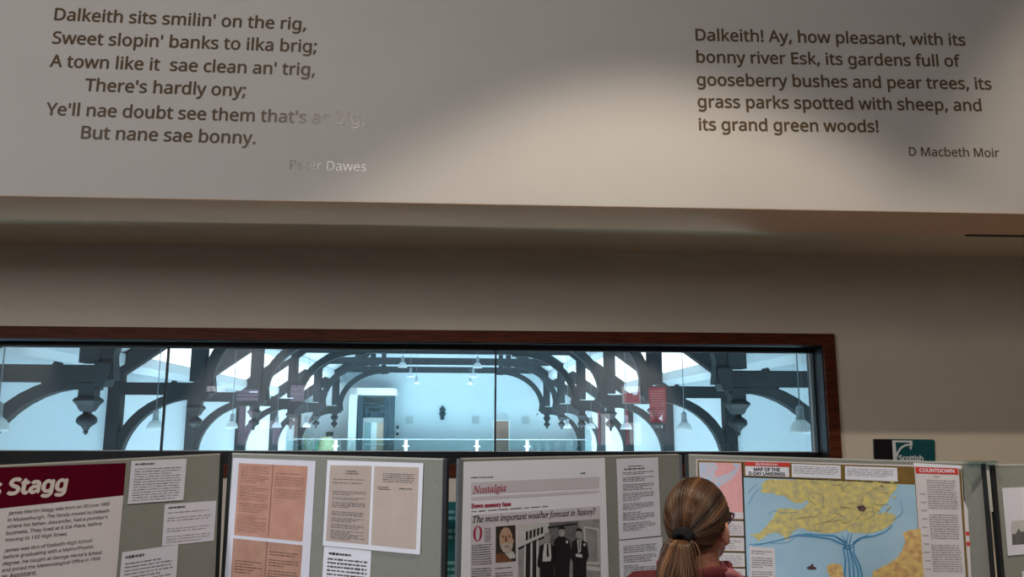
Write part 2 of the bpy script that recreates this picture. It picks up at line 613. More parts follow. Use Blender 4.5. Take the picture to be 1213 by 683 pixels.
# interior window
win = struct(thing('window_1', 'long interior window onto the hall, dark stained frame', 'window', Matrix.Translation((0, WY, 0))))
fw = 0.058
m = MB()
m.box(wl, wr, -.022, .03, wt - fw, wt)
m.box(wl, wr, -.022, .03, wb, wb + fw)
m.box(wl, wl + fw, -.022, .03, wb + fw, wt - fw)
m.box(wr - fw, wr, -.022, .03, wb + fw, wt - fw)
m.build('window_frame', 'stained_wood', win)
gy = 0.125
gt = at_y(606, 415.0, WY + gy).z
gb = at_y(606, 534.6, WY + gy).z
gr = at_y(963.5, 480, WY + gy).x
il, ir, it, ib = wl + fw, wr - fw, wt - fw, wb + fw
m = MB()                                      # black lining and glazing frame
m.box(il, ir, .0, .19, it - .004, it + .02)
m.box(il, ir, .0, .19, ib - .02, ib + .004)
m.box(ir - .004, ir + .02, .0, .19, ib, it)
m.box(il - .02, il + .004, .0, .19, ib, it)
m.box(il, ir, gy - .03, gy + .03, gt, it)
m.box(il, ir, gy - .03, gy + .03, ib, gb)
m.box(gr, ir, gy - .03, gy + .03, ib, it)
m.box(il, il + .05, gy - .03, gy + .03, ib, it)
m.build('glazing_frame', 'black_frame', win)
m = MB()  # pale strips; the upright one is a painted reflection at the glass edge
m.box(gr - .014, gr - .008, gy - .012, gy - .004, gb, gt)
m.box(il + .05, gr, gy - .008, gy - .003, gb, gb + .004)
m.box(il + .05, gr, gy - .008, gy - .003, gt - .004, gt)
m.build('glazing_bead_glint', 'pale_bead_glint', win)
mx = [at_y(195.3, 475, WY + gy).x, at_y(586.8, 475, WY + gy).x]
edges = [il + .05] + mx + [gr]
for i in range(3):
    MB().box(edges[i], edges[i + 1], gy - .003, gy + .003, gb, gt).build('pane', 'window_glass', win)
for x in mx:
    MB().box(x - .0045, x + .0045, gy - .008, gy + .008, gb, gt).build('mullion', 'black_frame', win)

# lettering on the bulkhead
BF = Frame((0, BY, 0), (1, 0, 0), (0, 0, 1))


def wall_text(label, rows, sign):
    s = Sheet(BF, 'wall_lettering', label, 'lettering', [(0, 0), (.001, 0), (.001, .001)], 'lettering_brown', 0, 0.0002, px=False)
    # the thing itself is the lettering mesh
    t = s.text('verse', rows, 'lettering_brown', 2, bold=0.016)
    t.parent = None
    t.matrix_world = s.root.matrix_world
    tag(t, label, 'lettering')
    old = s.root
    s.root = t
    s.text('signature', [sign], 'lettering_brown', 2, bold=0.008)
    bpy.data.objects.remove(old)
    t.name = 'wall_lettering'


wall_text('brown poem lettering in six lines, upper left of the bulkhead', [
    ("Dalkeith sits smilin\' on the rig,", (64, 23.8), (362.5, 35.5)),
    ("Sweet slopin\' banks to ilka brig;", (61.5, 51.5), (375, 62)),
    ("A town like it  sae clean an\' trig,", (58.5, 79), (373, 89.5)),
    ("There\'s hardly ony;", (100, 107.5), (291, 114)),
    ("Ye\'ll nae doubt see them that\'s as big,", (54, 136), (432, 148)),
    ("But nane sae bonny.", (95.5, 164), (303, 170.5))],
    ("Peter Dawes", (343, 200), (434, 203)))
wall_text('brown prose lettering in five lines, upper right of the bulkhead', [
    ("Dalkeith! Ay, how pleasant, with its", (824, 48), (1144, 54)),
    ("bonny river Esk, its gardens full of", (825, 74), (1138, 79)),
    ("gooseberry bushes and pear trees, its", (825.5, 101), (1175, 106)),
    ("grass parks spotted with sheep, and", (826.5, 127), (1163, 131.5)),
    ("its grand green woods!", (828, 154), (1041, 156.5))],
    ("D Macbeth Moir", (1077, 184.5), (1184, 186)))

# sign on the wall, right of the window
WF = Frame((0, WY, 0), (1, 0, 0), (0, 0, 1))
q = [(1034.2, 519.6), (1104.6, 520.2), (1106.4, 522.4), (1107.5, 575), (1036, 575)]
s = Sheet(WF, 'wall_sign', 'teal and black sign with white bracket emblem, on the wall right of the window', 'sign', q, 'sign_teal', 0.0005, 0.008)
s.poly('black_band', [(1034.2, 519.6), (1055.8, 519.8), (1056.8, 575), (1036, 575)], 'sign_black', 1, label='plain black left band')
em = [[(1055.6, 521.2), (1079.6, 521.5), (1079.6, 523.8), (1055.8, 523.5)],
      [(1055.7, 523.3), (1059.6, 523.4), (1061.2, 545), (1057, 545)],
      [(1076, 523.6), (1079.8, 523.7), (1079.6, 526.0), (1076.2, 526.0)],
      [(1075.4, 526.0), (1080.0, 526.0), (1079.0, 528.0), (1076.4, 528.0)],
      [(1076.0, 528.6), (1079.4, 528.6), (1078.6, 530.6), (1077.7, 533.2), (1076.8, 530.6)]]
arc_o = [(1060.0 + 15.5 * (1 - math.cos(a)), 542.5 - 17.2 * math.sin(a)) for a in [R(x) for x in range(0, 91, 10)]]
arc_i = [(1061.6 + 13.9 * (1 - math.cos(a)), 544.5 - 17.0 * math.sin(a)) for a in [R(x) for x in range(0, 91, 10)]]
em += [[arc_o[i], arc_o[i + 1], arc_i[i + 1], arc_i[i]] for i in range(len(arc_o) - 1)]
s.polys('bracket_emblem', em, 'sign_white', 2)
s.text('sign_lettering', [('Scottish', (1063.6, 545.0), (1092.6, 545.2))], 'sign_white', 2, bold=0.03)

# teal notice under the window, seen through the gap between two boards
q = [(490, 594), (600, 594), (600, 760), (490, 760)]
s = Sheet(WF, 'wall_notice', 'teal notice on the wall, seen in the gap between two boards', 'notice', q, 'banner_teal', 0.0005, 0.006)
s.lines('printed_text', [(497, 602), (560, 602), (560, 755), (497, 755)], 20, 'banner_text', 1, 0.5, para=(2, 5, 6, 7, 13))


# ------------------------------------------------------------------ display boards
def board(A, B, u0, u1, label, edge='board_edge'):
    a, b = at_y(*A), at_y(*B)
    u = (b - a).normalized()
    h = Vector((u.x, u.y, 0)).normalized()
    n = h.cross(Vector((0, 0, 1)))
    v = n.cross(u).normalized() * -1
    if v.z < 0:
        v = -v
    fr = Frame(a, u, v)
    L = (b - a).length
    t = thing('display_board', label, 'display board', Matrix.Translation((a.x, a.y, 0)), 'folding display boards')
    inv = Matrix.Translation((a.x, a.y, 0)).inverted() @ fr.M
    x0, x1 = u0, L + u1
    bot = -(a.z - 0.32)

    def part(nm, mt, *bx):
        m = MB()
        for q in bx:
            m.box(*q, M=inv)
        return m.build(nm, mt, t)
    e = 0.016
    part('felt_panel', 'felt', (x0 + e, x1 - e, bot, -.003, -.012, 0))
    part('side_rail', edge, (x0, x0 + e, bot - .02, 0, -.013, .003))
    part('side_rail', edge, (x1 - e, x1, bot - .02, 0, -.013, .003))
    part('top_rail', 'board_cap', (x0 + e, x1 - e, -.003, 0.0025, -.013, .001))
    for x in (x0 + .2, x1 - .2):
        m = MB()
        m.box(x - .015, x + .015, -(a.z - .012), bot, -.013, .0, M=inv)
        m.box(x - .02, x + .02, -(a.z - .012), -(a.z - .03), -.12, .09, M=inv)
        m.build('leg', 'board_edge', t)
    return fr


B1 = board((0, 551.7, 2.75), (265.0, 537.3, 3.32), -.38, 0, 'grey felt display board at the far left with the maroon headed poster')
B2 = board((271.5, 536.8, 3.32), (530.0, 543.8, 2.82), 0, 0, 'grey felt display board holding the brown handwritten letters')
B3 = board((543.0, 543.2, 2.82), (807, 538.0, 3.35), 0, 0, 'grey felt display board holding the newspaper page', 'board_edge_grey')
B4 = board((811, 538.0, 3.35), (1168, 548.8, 2.74), 0, 0, 'grey felt display board behind the large map')
B5 = board((1174, 550.6, 2.74), (1290, 550.2, 2.90), 0, .55, 'grey felt display board at the far right edge beside the map')

# --- board 1
q = [(-190, 560), (149, 548), (136, 700), (-190, 760)]
s = Sheet(B1, 'poster', 'large poster with maroon heading on the leftmost board', 'poster', q, 'paper_warm', 0.001)
s.poly('heading_band', [(-190, 560), (149, 548), (145.8, 586.3), (-190, 622)], 'maroon', 1, label='maroon heading band')
s.text('heading', [('James Stagg', (-89, 592.5), (80, 580))], 'title_cream', 2, bold=0.035, shear=0.12)
s.text('printed_text', [
    ('James Martin Stagg was born on 30 June 1900', (9.0, 609.5), (129.5, 598.0)),
    ('in Musselburgh. The family moved to Dalkeith', (8.4, 617.5), (129.3, 606.2)),
    ("where his father, Alexander, had a plumber\'s", (7.8, 625.3), (127, 613.5)),
    ('business. They lived at 6 Esk Place, before', (6.8, 633.2), (120, 621.3)),
    ('moving to 153 High Street.', (5.7, 641.2), (79.5, 633.5)),
    ('James was dux of Dalkeith High School', (4.2, 653.7), (108.5, 641.3)),
    ('before graduating with a Maths/Physics', (3.3, 661.5), (110, 648.5)),
    ("degree. He taught at George Heriot\'s School", (2.4, 669.3), (120, 655.5)),
    ('and joined the Meteorological Office in 1924', (1.6, 677.2), (118, 662.5)),
    ('as Assistant.', (0.8, 685), (43, 679.8))], 'print_black', 2, bold=0.006, shear=0.1)
NOTES1 = 'typed notes on the leftmost board'


def note(fr, label, quad, n, title=True, h=0.001, ink='print_grey', para=(3, 4), m='paper', group=None, mr=(.07, .05, .93, .96), ends=.3):
    s = Sheet(fr, 'typed_note', label, 'note', quad, m, h, 0.0008, group)
    qq = interp(quad, *mr)
    if title:
        s.lines('note_title', interp(quad, mr[0], mr[1], mr[0] + .42, mr[1] + 1.0 / n), 1, 'print_mid', 1, .6)
    s.lines('printed_text', interp(quad, mr[0], mr[1] + 1.6 / n, mr[2], mr[3]), n, ink, 1, .36, para=para, ends=ends)
    return s


note(B1, 'white typed note at the top right of the maroon poster', [(155.3, 545.4), (220.6, 543), (216.6, 591.8), (150.6, 596.6)], 13, True, 0.003, para=(), group=NOTES1)
note(B1, 'white typed note in the middle of the three beside the maroon poster', [(195, 597), (256, 592.6), (253, 640), (191.6, 646.4)], 12, True, 0.001, para=(1, 4, 5, 8), ink='print_pale', group=NOTES1)
note(B1, 'white typed note lowest of the three beside the maroon poster', [(144, 653.8), (210.6, 644.4), (206, 720), (137, 734)], 15, True, 0.003, para=(7,), group=NOTES1)

# --- board 2
q = [(276.6, 542.0), (374.3, 545.6), (362, 760), (262, 752)]
s = Sheet(B2, 'letter_sheet', 'white sheet with two brown handwritten letters, left on its board', 'document', q, 'paper', 0.001)
l1 = [(283.6, 548.2), (365.2, 551.8), (358.7, 641.0), (277.8, 633.2)]
a = s.poly('handwritten_letter', l1, 'sepia', 1, label='upper brown letter')
s.lines('handwriting', interp(l1, .04, .03, .46, .95), 34, 'ink_sepia_pale', 2, .3, parent=a, ends=.5, para=(9, 18, 24))
s.lines('handwriting', interp(l1, .54, .10, .97, .45), 13, 'ink_sepia_pale', 2, .3, parent=a, ends=.5, para=(1, 7))
s.poly('fold_line', interp(l1, .495, 0, .505, .97), 'ink_sepia_pale', 2, parent=a)
l2 = [(277.0, 637.0), (359.0, 645.4), (352, 742), (270, 734)]
b = s.poly('handwritten_letter', l2, 'sepia_dark', 1, label='lower brown letter')
s.lines('handwriting', interp(l2, .05, .25, .44, .8), 16, 'ink_sepia', 2, .3, parent=b, ends=.5, para=(5, 9))
s.lines('handwriting', interp(l2, .53, .10, .96, .7), 18, 'ink_sepia', 2, .3, parent=b, ends=.5, para=(2, 6))
s.poly('fold_line', interp(l2, .485, 0, .495, 1), 'ink_sepia_pale', 2, parent=b)

q = [(388.6, 544.6), (502.2, 548.2), (498.2, 656.4), (383.2, 645.6)]
s = Sheet(B2, 'document_sheet', 'white sheet with a pair of buff typed pages, upper right on its board', 'document', q, 'paper_bright', 0.003)
l1 = [(392.2, 550.6), (441.2, 551.4), (437.4, 644.6), (387.0, 640.0)]
a = s.poly('typed_page', l1, 'buff', 1, label='left page full of typing')
s.lines('typing', interp(l1, .38, .06, .72, .12), 2, 'print_mid', 2, .5, parent=a)
s.lines('typing', interp(l1, .09, .17, .93, .24), 3, 'print_mid', 2, .4, parent=a, para=(1,))
s.lines('typing', interp(l1, .10, .33, .90, .97), 31, 'print_mid', 2, .42, parent=a, para=(3, 6, 11, 12, 16, 20, 24), ends=.5)
l2 = [(444.4, 551.6), (497.2, 553.2), (493.4, 650.2), (440.4, 645.0)]
b = s.poly('typed_page', l2, 'buff_plain', 1, label='right page mostly blank')
s.lines('typing', interp(l2, .20, .08, .92, .20), 5, 'print_mid', 2, .4, parent=b)
s.lines('typing', interp(l2, .10, .25, .40, .30), 2, 'print_mid', 2, .5, parent=b)
s.lines('typing', interp(l2, .58, .255, .92, .285), 1, 'print_mid', 2, .5, parent=b)
q = [(384.4, 646.6), (440.2, 652.0), (437, 722), (380, 716)]
s = Sheet(B2, 'typed_note', 'white typed note below the pair of buff pages', 'note', q, 'paper_bright', 0.0012, 0.0008)
s.lines('note_title', interp(q, .11, .08, .58, .14), 1, 'print_black', 1, .7)
s.lines('printed_text', interp(q, .09, .17, .93, .95), 12, 'print_mid', 1, .48)

# --- board 3: the newspaper page
q = [(548.8, 546.6), (715.8, 542.0), (722.8, 760), (543.6, 760)]
s = Sheet(B3, 'newspaper_page', 'newspaper page with crimson heading and photographs of men', 'newspaper', q, 'paper_bright', 0.002)
s.lines('masthead_print', [(557.3, 564.3), (590, 563.6), (590, 565.6), (557.3, 566.3)], 1, 'print_mid', 1, .7)
s.lines('masthead_print', [(687, 559.2), (694, 558.9), (694, 561.0), (687, 561.3)], 1, 'print_black', 1, .8)
s.poly('heading_band', [(557.4, 571.0), (709.6, 564.2), (709.4, 577.6), (557.6, 585.2)], 'band_grey', 1, label='pale grey band behind the heading')
s.poly('rule', [(557.6, 588.2), (709.4, 580.0), (709.4, 583.2), (557.6, 592.4)], 'band_grey', 1)
s.text('heading', [('Nostalgia', (559.4, 584.2), (598.6, 581.2))], 'crimson', 2, bold=0.012, style='serif_italic')
s.text('subheading', [('Down memory lane', (557.4, 601.2), (604.6, 598.4))], 'crimson', 2, bold=0.03, style='serif_bold')
s.lines('byline', [(557.4, 605.0), (664, 597.4), (664, 598.8), (557.4, 606.4)], 1, 'print_mid', 1, .9)
s.poly('story_panel', [(557.0, 609.6), (710.0, 598.8), (712.4, 760), (556, 760)], 'band_grey', 1, label='pale grey story panel')
s.text('headline', [('The most important weather forecast in history?', (559.2, 618.6), (704.6, 608.4))], 'print_black', 2, style='serif_italic', bold=0.014, asp=1.12)
s.text('drop_capital', [('O', (559.6, 640.6), (570.2, 640.0))], 'crimson', 2, style='serif_bold', asp=1.42)
s.lines('story_text', [(573.2, 624.4), (581, 623.8), (581, 641.5), (573.2, 642)], 7, 'print_mid', 2, .45)
s.lines('story_text', [(558, 644.5), (582.2, 642.5), (582, 740), (557.5, 740)], 34, 'print_mid', 2, .45, ends=.1, para=(9,))
s.lines('story_text', [(586, 671.5), (607, 669.5), (607, 740), (586, 740)], 23, 'print_mid', 2, .45, ends=.1, para=(1,))
# portrait
pq = [(586.6, 623.2), (609.8, 621.4), (610.4, 664.0), (586.4, 665.8)]
P = s.poly('portrait_photograph', pq, 'portrait_back', 2, label='colour portrait of a bearded man')


def ell(cx, cy, rx, ry, n=18, a0=0, a1=360):
    return [(cx + rx * math.cos(R(a0 + (a1 - a0) * i / n)), cy + ry * math.sin(R(a0 + (a1 - a0) * i / n))) for i in range(n)]


s.poly('printed_coat', [(586.5, 665.7), (586.5, 656.5), (591, 654), (597, 656), (603.5, 661), (606.5, 664.2)], 'portrait_coat', 3, P)
s.poly('printed_collar', [(597, 655), (606, 652), (609.5, 656), (609.5, 660), (603.5, 661.3)], 'photo_light', 3, P)
s.poly('printed_head', ell(598.4, 637.4, 7.7, 13.4, 22), 'portrait_skin', 4, P)
s.poly('printed_ear', ell(606.6, 640.2, 1.2, 2.6, 10), 'portrait_skin', 3, P)
s.poly('printed_beard', [(591.0, 641), (592.6, 642.4), (594.6, 643.4), (599.5, 642.4), (604.8, 643.0), (606.0, 640), (606.6, 646), (604.6, 652), (599.5, 655.0), (595, 653), (592, 648)], 'portrait_beard', 5, P)
s.polys('printed_features', [ell(595.0, 634.6, 1.6, .8, 8), ell(602.2, 634.2, 1.6, .8, 8), [(597.6, 634), (598.8, 634), (599.8, 640.6), (597.0, 640.8)], [(596.6, 646.2), (602.4, 645.8), (602, 647), (597, 647.2)]], 'portrait_coat', 6, P)
# group photograph
gq = [(613.4, 620.6), (709.6, 614.2), (711.6, 760), (612.4, 760)]
G = s.poly('group_photograph', gq, 'photo_grey', 2, label='black and white photograph of three men by a house')
s.poly('printed_gable', [(613.4, 620.6), (649, 618.4), (649, 632), (613.2, 648.0)], 'photo_light', 3, G)
s.polys('printed_window', [[(622 + 4.4 * i, 629.4 - 1.3 * i), (624.8 + 4.4 * i, 628.4 - 1.3 * i), (624.6 + 4.4 * i, 638.6 - 1.9 * i), (621.9 + 4.4 * i, 639.8 - 1.9 * i)] for i in range(5)], 'photo_dark', 4, G)
s.poly('printed_eave', [(613.2, 648.0), (649, 631.8), (649, 633.8), (613.2, 650.6)], 'photo_dark', 4, G)
s.poly('printed_bay', [(621, 645), (636, 638), (636, 700), (620, 700)], 'photo_dark', 3, G)
s.polys('printed_bay_frame', [[(627.5, 642), (630, 641), (629.5, 700), (627, 700)], [(634.5, 638.5), (637, 637.3), (637, 700), (634.5, 700)], [(620, 645.3), (622.2, 644.4), (621.4, 700), (619.3, 700)]], 'photo_light', 4, G)
s.poly('printed_porch', [(650, 619), (684, 616.4), (687, 650), (648, 652)], 'photo_mid', 3, G)
s.poly('printed_porch_edge', [(648, 623.4), (683, 618.6), (683, 620.4), (648, 625.6)], 'photo_dark', 4, G)
s.poly('printed_sash', [(690.4, 622.4), (708.4, 625.6), (709.6, 668), (692.6, 668)], 'photo_light', 3, G)
s.poly('printed_pane', [(692.2, 625), (706.8, 627.2), (708, 664.6), (694.2, 665)], 'photo_grey', 4, G)
s.poly('printed_sill', [(692, 669), (711, 672), (711, 676), (692, 674)], 'photo_light', 3, G)
men = [(647.4, 636.6, 0.0, 1.0), (664.2, 629.0, -6.6, 1.06), (684.6, 631.4, -4, .98)]
for i, (hx, hy, dy, k) in enumerate(men):
    if i == 0:
        body = [(hx - 3, hy + 6), (hx - 9, hy + 9.5), (hx - 11.6, hy + 26), (hx - 12, hy + 33), (hx - 8.6, hy + 36), (hx - 9, 760), (hx + 8, 760), (hx + 8.4, hy + 30), (hx + 9.6, hy + 11), (hx + 3, hy + 6)]
    elif i == 1:
        body = [(hx - 3, hy + 5.6), (hx - 8.4, hy + 10), (hx - 10, hy + 28), (hx - 8, hy + 42), (hx - 8, 760), (hx + 8, 760), (hx + 9.4, hy + 42), (hx + 11.6, hy + 24), (hx + 9.6, hy + 10.6), (hx + 3, hy + 6)]
    else:
        body = [(hx - 2.6, hy + 6), (hx - 8, hy + 10), (hx - 9.6, hy + 28), (hx - 7, hy + 34), (hx - 7.6, 760), (hx + 8, 760), (hx + 9, hy + 34), (hx + 12, hy + 26), (hx + 9.6, hy + 11), (hx + 3, hy + 7)]
    s.poly('printed_figure', body, 'photo_suit', 5, G)
    s.poly('printed_face', ell(hx, hy, 3.7 * k, 5.8 * k, 14), 'photo_face', 6, G)
    s.poly('printed_hair', [(hx - 3.9 * k, hy - 1.4), (hx - 3.2 * k, hy - 5.4), (hx, hy - 6.6), (hx + 3.3 * k, hy - 5.2), (hx + 3.9 * k, hy - 1.2), (hx + 2.4 * k, hy - 3), (hx - 2.4 * k, hy - 3)], 'photo_grey' if i == 0 else 'photo_suit', 7, G)
s.polys('printed_shirt', [[(643.6, 643), (651, 642.6), (652, 660), (651, 664), (641.8, 664.5), (642, 656)], [(682.4, 638.6), (687.4, 638.6), (687, 652), (684, 655)], [(681, 655), (688.5, 656), (688.8, 660), (681, 658.6)]], 'photo_light', 6, G)
s.polys('printed_tie', [[(646.6, 643.4), (648.4, 643.4), (649, 658), (647.4, 660), (646.2, 656)], [(684.4, 639), (685.6, 639), (685.5, 651), (684.5, 651)]], 'photo_suit', 7, G)
s.polys('printed_badge', [ell(670.6, 641.2, 1.4, 2.0, 8), ell(691.2, 644.6, 1.4, 1.8, 8)], 'photo_light', 6, G)

q = [(729.8, 543.2), (778.8, 541.4), (782.4, 633.8), (732.8, 638.8)]
s = Sheet(B3, 'typed_note', 'tall white typed sheet, upper one right of the newspaper page', 'note', q, 'paper', 0.002, 0.0008, 'typed sheets beside the newspaper')
s.lines('note_title', [(743.5, 551.2), (765, 550.2), (765, 551.8), (743.5, 552.8)], 1, 'print_mid', 1, .9)
s.lines('note_title', [(738.5, 554.6), (769, 552.8), (769, 554.8), (738.5, 556.6)], 1, 'print_mid', 1, .9)
s.lines('printed_text', [(737, 558.5), (774.5, 556.5), (776, 626), (737.5, 629.5)], 34, 'print_grey', 1, .5, para=(2, 6, 11, 17, 22, 28), ends=.5)
q = [(733.0, 640.2), (784.0, 635.4), (788, 760), (736, 760)]
s = Sheet(B3, 'typed_note', 'white typed sheet, lower one right of the newspaper page', 'note', q, 'paper', 0.0008, 0.0008, 'typed sheets beside the newspaper')
s.lines('printed_text', [(738, 646), (778, 642.2), (780, 720), (739.5, 720)], 32, 'print_grey', 1, .5, para=(4, 9, 17), ends=.6)

def stroke(pts, w0, w1):
    out = []
    for i in range(len(pts) - 1):
        (x0, y0), (x1, y1) = pts[i], pts[i + 1]
        d = math.hypot(x1 - x0, y1 - y0) or 1
        nx, ny = -(y1 - y0) / d, (x1 - x0) / d
        t0, t1 = i / (len(pts) - 1), (i + 1) / (len(pts) - 1)
        a, b = (w0 + (w1 - w0) * t0) / 2, (w0 + (w1 - w0) * t1) / 2
        out.append([(x0 + nx * a, y0 + ny * a), (x1 + nx * b, y1 + ny * b), (x1 - nx * b, y1 - ny * b), (x0 - nx * a, y0 - ny * a)])
    return out


# --- board 4: the map
q = [(825.2, 543.6), (1082, 550.4), (1082, 547.6), (1139, 551.2), (1152.4, 760), (828, 760)]
s = Sheet(B4, 'map_poster', 'large coloured map of the Channel coasts with red headings', 'map', q, 'paper_warm', 0.002, 0.002)
s.poly('border', [(826.4, 544.6), (1083.0, 552.2), (1084.6, 573), (1097, 760), (829, 760)], 'map_border', 1, label='olive brown border')
iq = [(828.4, 547.0), (878.4, 548.2), (881.6, 614.4), (831.2, 613.0)]
a = s.poly('inset_map', iq, 'map_pink', 2, label='pink and blue inset map')
s.poly('inset_sea', [(828.4, 547.0), (848, 547.6), (851, 554), (846, 560), (850, 565), (862, 561), (872, 554), (868, 548), (877, 549), (876, 556), (868, 566), (858, 573), (848, 578), (838, 586), (830, 590)], 'map_pink_blue', 3, a)
s.poly('inset_key', [(868, 611.8), (870, 606), (881, 606.6), (881.5, 614.2), (868, 613.9)], 'paper_warm', 3, a)
for y0, y1, k in ((616.6, 633.6, 0), (636.2, 651.8, .4), (654.4, 670.4, .8), (672.8, 692, 1.2), (694, 740, 1.6)):
    bq = [(831.5 + k, y0 - .9), (882.2 + k, y0 + .2), (883.0 + k, y1 + .4), (832.2 + k, y1 - .6)]
    bx = s.poly('text_box', bq, 'paper_warm', 2)
    s.lines('printed_text', interp(bq, .05, .14, .95, .9), max(3, int((y1 - y0) / 2.4)), 'print_pale', 3, .4, parent=bx)
tb = s.poly('title_box', [(883.0, 551.6), (934.8, 553.0), (935.2, 564.4), (883.4, 562.6)], 'paper_bright', 2)
s.text('title', [('MAP OF THE', (893.4, 557.2), (924.4, 558.0)), ('D-DAY LANDINGS', (887.6, 562.0), (930.6, 563.2))], 'print_black', 3, parent=tb, bold=0.035)
rb = s.poly('title_strip', [(882.6, 546.4), (935.8, 547.6), (936.2, 552.6), (883.0, 551.2)], 'map_red', 2)
s.text('title_strip_lettering', [('Bartholomew', (895.5, 550.6), (922, 551.2))], 'paper_bright', 3, parent=rb, shear=.2, bold=.01)
for bq in ([(938.0, 549.0), (996.0, 551.0), (996.4, 566.6), (938.4, 564.6)], [(1001.2, 551.6), (1062.8, 553.6), (1063.6, 570.0), (1001.4, 567.4)]):
    bx = s.poly('text_box', bq, 'paper_bright', 2)
    s.lines('printed_text', interp(bq, .04, .12, .96, .75), 5, 'print_pale', 3, .35, parent=bx)
s.polys('border_line', [[(878.6, 548), (880.6, 548), (886, 700), (884, 700)], [(881, 563.6), (936, 565.6), (1064, 571.4), (1064, 572.8), (936, 566.8), (881, 564.8)],
                        [(829, 614.6), (882, 615.8), (882, 616.8), (829, 615.6)], [(830, 634.4), (883, 635.4), (883, 636.4), (830, 635.4)], [(831, 652.6), (883.6, 653.4), (883.6, 654.4), (831, 653.6)], [(831.5, 671), (884, 671.8), (884, 672.8), (831.5, 672)]], 'map_black', 3)
sea = s.poly('sea', [(881.4, 565.0), (936, 567.0), (1064, 573.0), (1084.0, 573.6), (1095.4, 745), (886.4, 745)], 'map_sea', 2, label='pale blue sea area')


def i8(*pts):
    return [(720 + x / 4.463, 530 + y / 4.463) for x, y in pts]


def r1(*pts):
    return [(943 + x / 3.948, 510 + y / 3.948) for x, y in pts]


land = i8((862, 168), (838, 172), (812, 196), (820, 212), (808, 232), (846, 240), (872, 236), (905, 252), (930, 252), (960, 272), (990, 290), (1030, 296), (1044, 278), (1066, 284), (1050, 306), (1024, 326),
          (968, 322), (905, 318), (890, 340), (872, 372), (836, 418), (806, 446), (752, 462), (778, 472), (796, 492), (818, 478), (846, 458), (884, 446), (912, 456), (932, 470), (944, 488), (964, 480), (974, 450), (1000, 430), (1030, 424), (1062, 438), (1100, 442), (1150, 440)) + \
    r1((55, 455), (120, 478), (200, 474), (236, 462), (262, 474), (350, 478), (405, 462), (440, 440), (470, 412), (466, 392), (430, 384), (384, 386), (398, 360), (430, 328), (444, 300), (470, 268), (482, 244), (300, 236), (120, 228))
def ragged(pts, step=1.6, amp=.9):
    out = []
    for i in range(len(pts)):
        a, b = pts[i], pts[(i + 1) % len(pts)]
        n = max(1, int(math.hypot(b[0] - a[0], b[1] - a[1]) / step))
        for k in range(n):
            t = k / n
            x, y = a[0] * (1 - t) + b[0] * t, a[1] * (1 - t) + b[1] * t
            out.append((x + random.uniform(-amp, amp) * .6, y + random.uniform(-amp, amp) * .6))
    return out


s.poly('land', ragged(land), 'map_land', 3, sea, 'yellow green land with a jagged coast')
spots = []
for k in range(46):
    x, y = random.uniform(905, 1060), random.uniform(570, 624)
    if x < 960 and y > 592:
        continue
    spots.append(ell(x, y, random.uniform(1.2, 4.2), random.uniform(.7, 2.0), 9))
s.polys('land_patch', spots, 'map_land_spot', 4, sea)
roads = []
for k in range(34):
    x, y, a = random.uniform(930, 1052), random.uniform(572, 620), random.uniform(0, 6.28)
    if x < 965 and 586 < y < 606:
        continue
    pl = [(x, y)]
    for j in range(5):
        a += random.uniform(-.7, .7)
        x, y = min(1056, x + 3.4 * math.cos(a)), max(571, min(622, y + 2.4 * math.sin(a)))
        pl.append((x, y))
    roads += stroke(pl, .55, .45)
s.polys('road_line', roads, 'map_road', 4.6, sea)
s.poly('town', r1((286, 352), (312, 346), (332, 360), (318, 376), (294, 372)), 'map_town', 4, sea)
s.poly('land', ragged(r1((500, 474), (534, 462), (584, 456), (598, 683), (606, 860), (330, 860), (350, 700), (362, 655), (420, 628), (470, 596), (496, 560), (512, 520))), 'map_land_warm', 3, sea, 'orange yellow land at the lower right')
s.poly('land', r1((148, 626), (176, 618), (214, 624), (218, 650), (230, 690), (260, 760), (180, 770), (168, 690), (146, 656)), 'map_land_warm', 3, sea, 'orange peninsula at the bottom edge')


st = []
for pts in (r1((228, 700), (232, 600), (222, 550), (240, 512), (246, 478)), r1((254, 720), (250, 620), (240, 556), (226, 520), (190, 496)), r1((276, 720), (268, 620), (250, 552), (254, 512), (262, 480)),
            r1((298, 720), (288, 640), (262, 570), (244, 530), (214, 486)), r1((318, 720), (300, 630), (272, 572), (270, 530), (290, 504), (340, 486)), r1((222, 530), (160, 504), (80, 492), (0, 488), (-60, 506), (-150, 526), (-220, 530)),
            r1((232, 520), (180, 490), (90, 484), (30, 482)), r1((268, 524), (310, 498), (370, 490), (420, 470), (452, 440)), r1((222, 545), (245, 552), (272, 540)), r1((222, 530), (246, 540), (270, 528))):
    st += stroke(pts, 2.5, .8)
s.polys('convoy_route', st, 'map_line', 4, sea)
cl = []
for pts in (i8((745, 300), (770, 250), (800, 215)), i8((770, 520), (850, 500), (900, 505), (960, 498), (1010, 455), (1080, 452)), i8((850, 350), (880, 330), (920, 345), (1000, 340)), i8((740, 240), (765, 215), (790, 190)),
            r1((440, 420), (480, 400), (500, 380), (490, 330))):
    cl += stroke(pts, .6, .5)
s.polys('depth_line', cl, 'map_line', 4, sea)
kq = [(888.2, 646.6), (918.2, 648.6), (919.4, 720), (889.6, 720)]
k = s.poly('map_key', kq, 'paper_warm', 3, sea)
s.lines('printed_text', interp(kq, .08, .05, .92, .95), 24, 'print_grey', 4, .4, parent=sea, para=(2, 8, 12, 18), ends=.6)
s.polys('ship_drawing', [[(955.5, 671.6), (961, 669), (968, 672), (966, 674), (958, 674)], [(960, 669.5), (963, 666.5), (964.5, 670)]], 'map_town', 4, sea)
cq = [(1085.2, 561.2), (1135.4, 562.8), (1148.4, 745), (1098.6, 745)]
cc = s.poly('countdown_column', cq, 'paper_warm', 2, label='white text column headed in red')
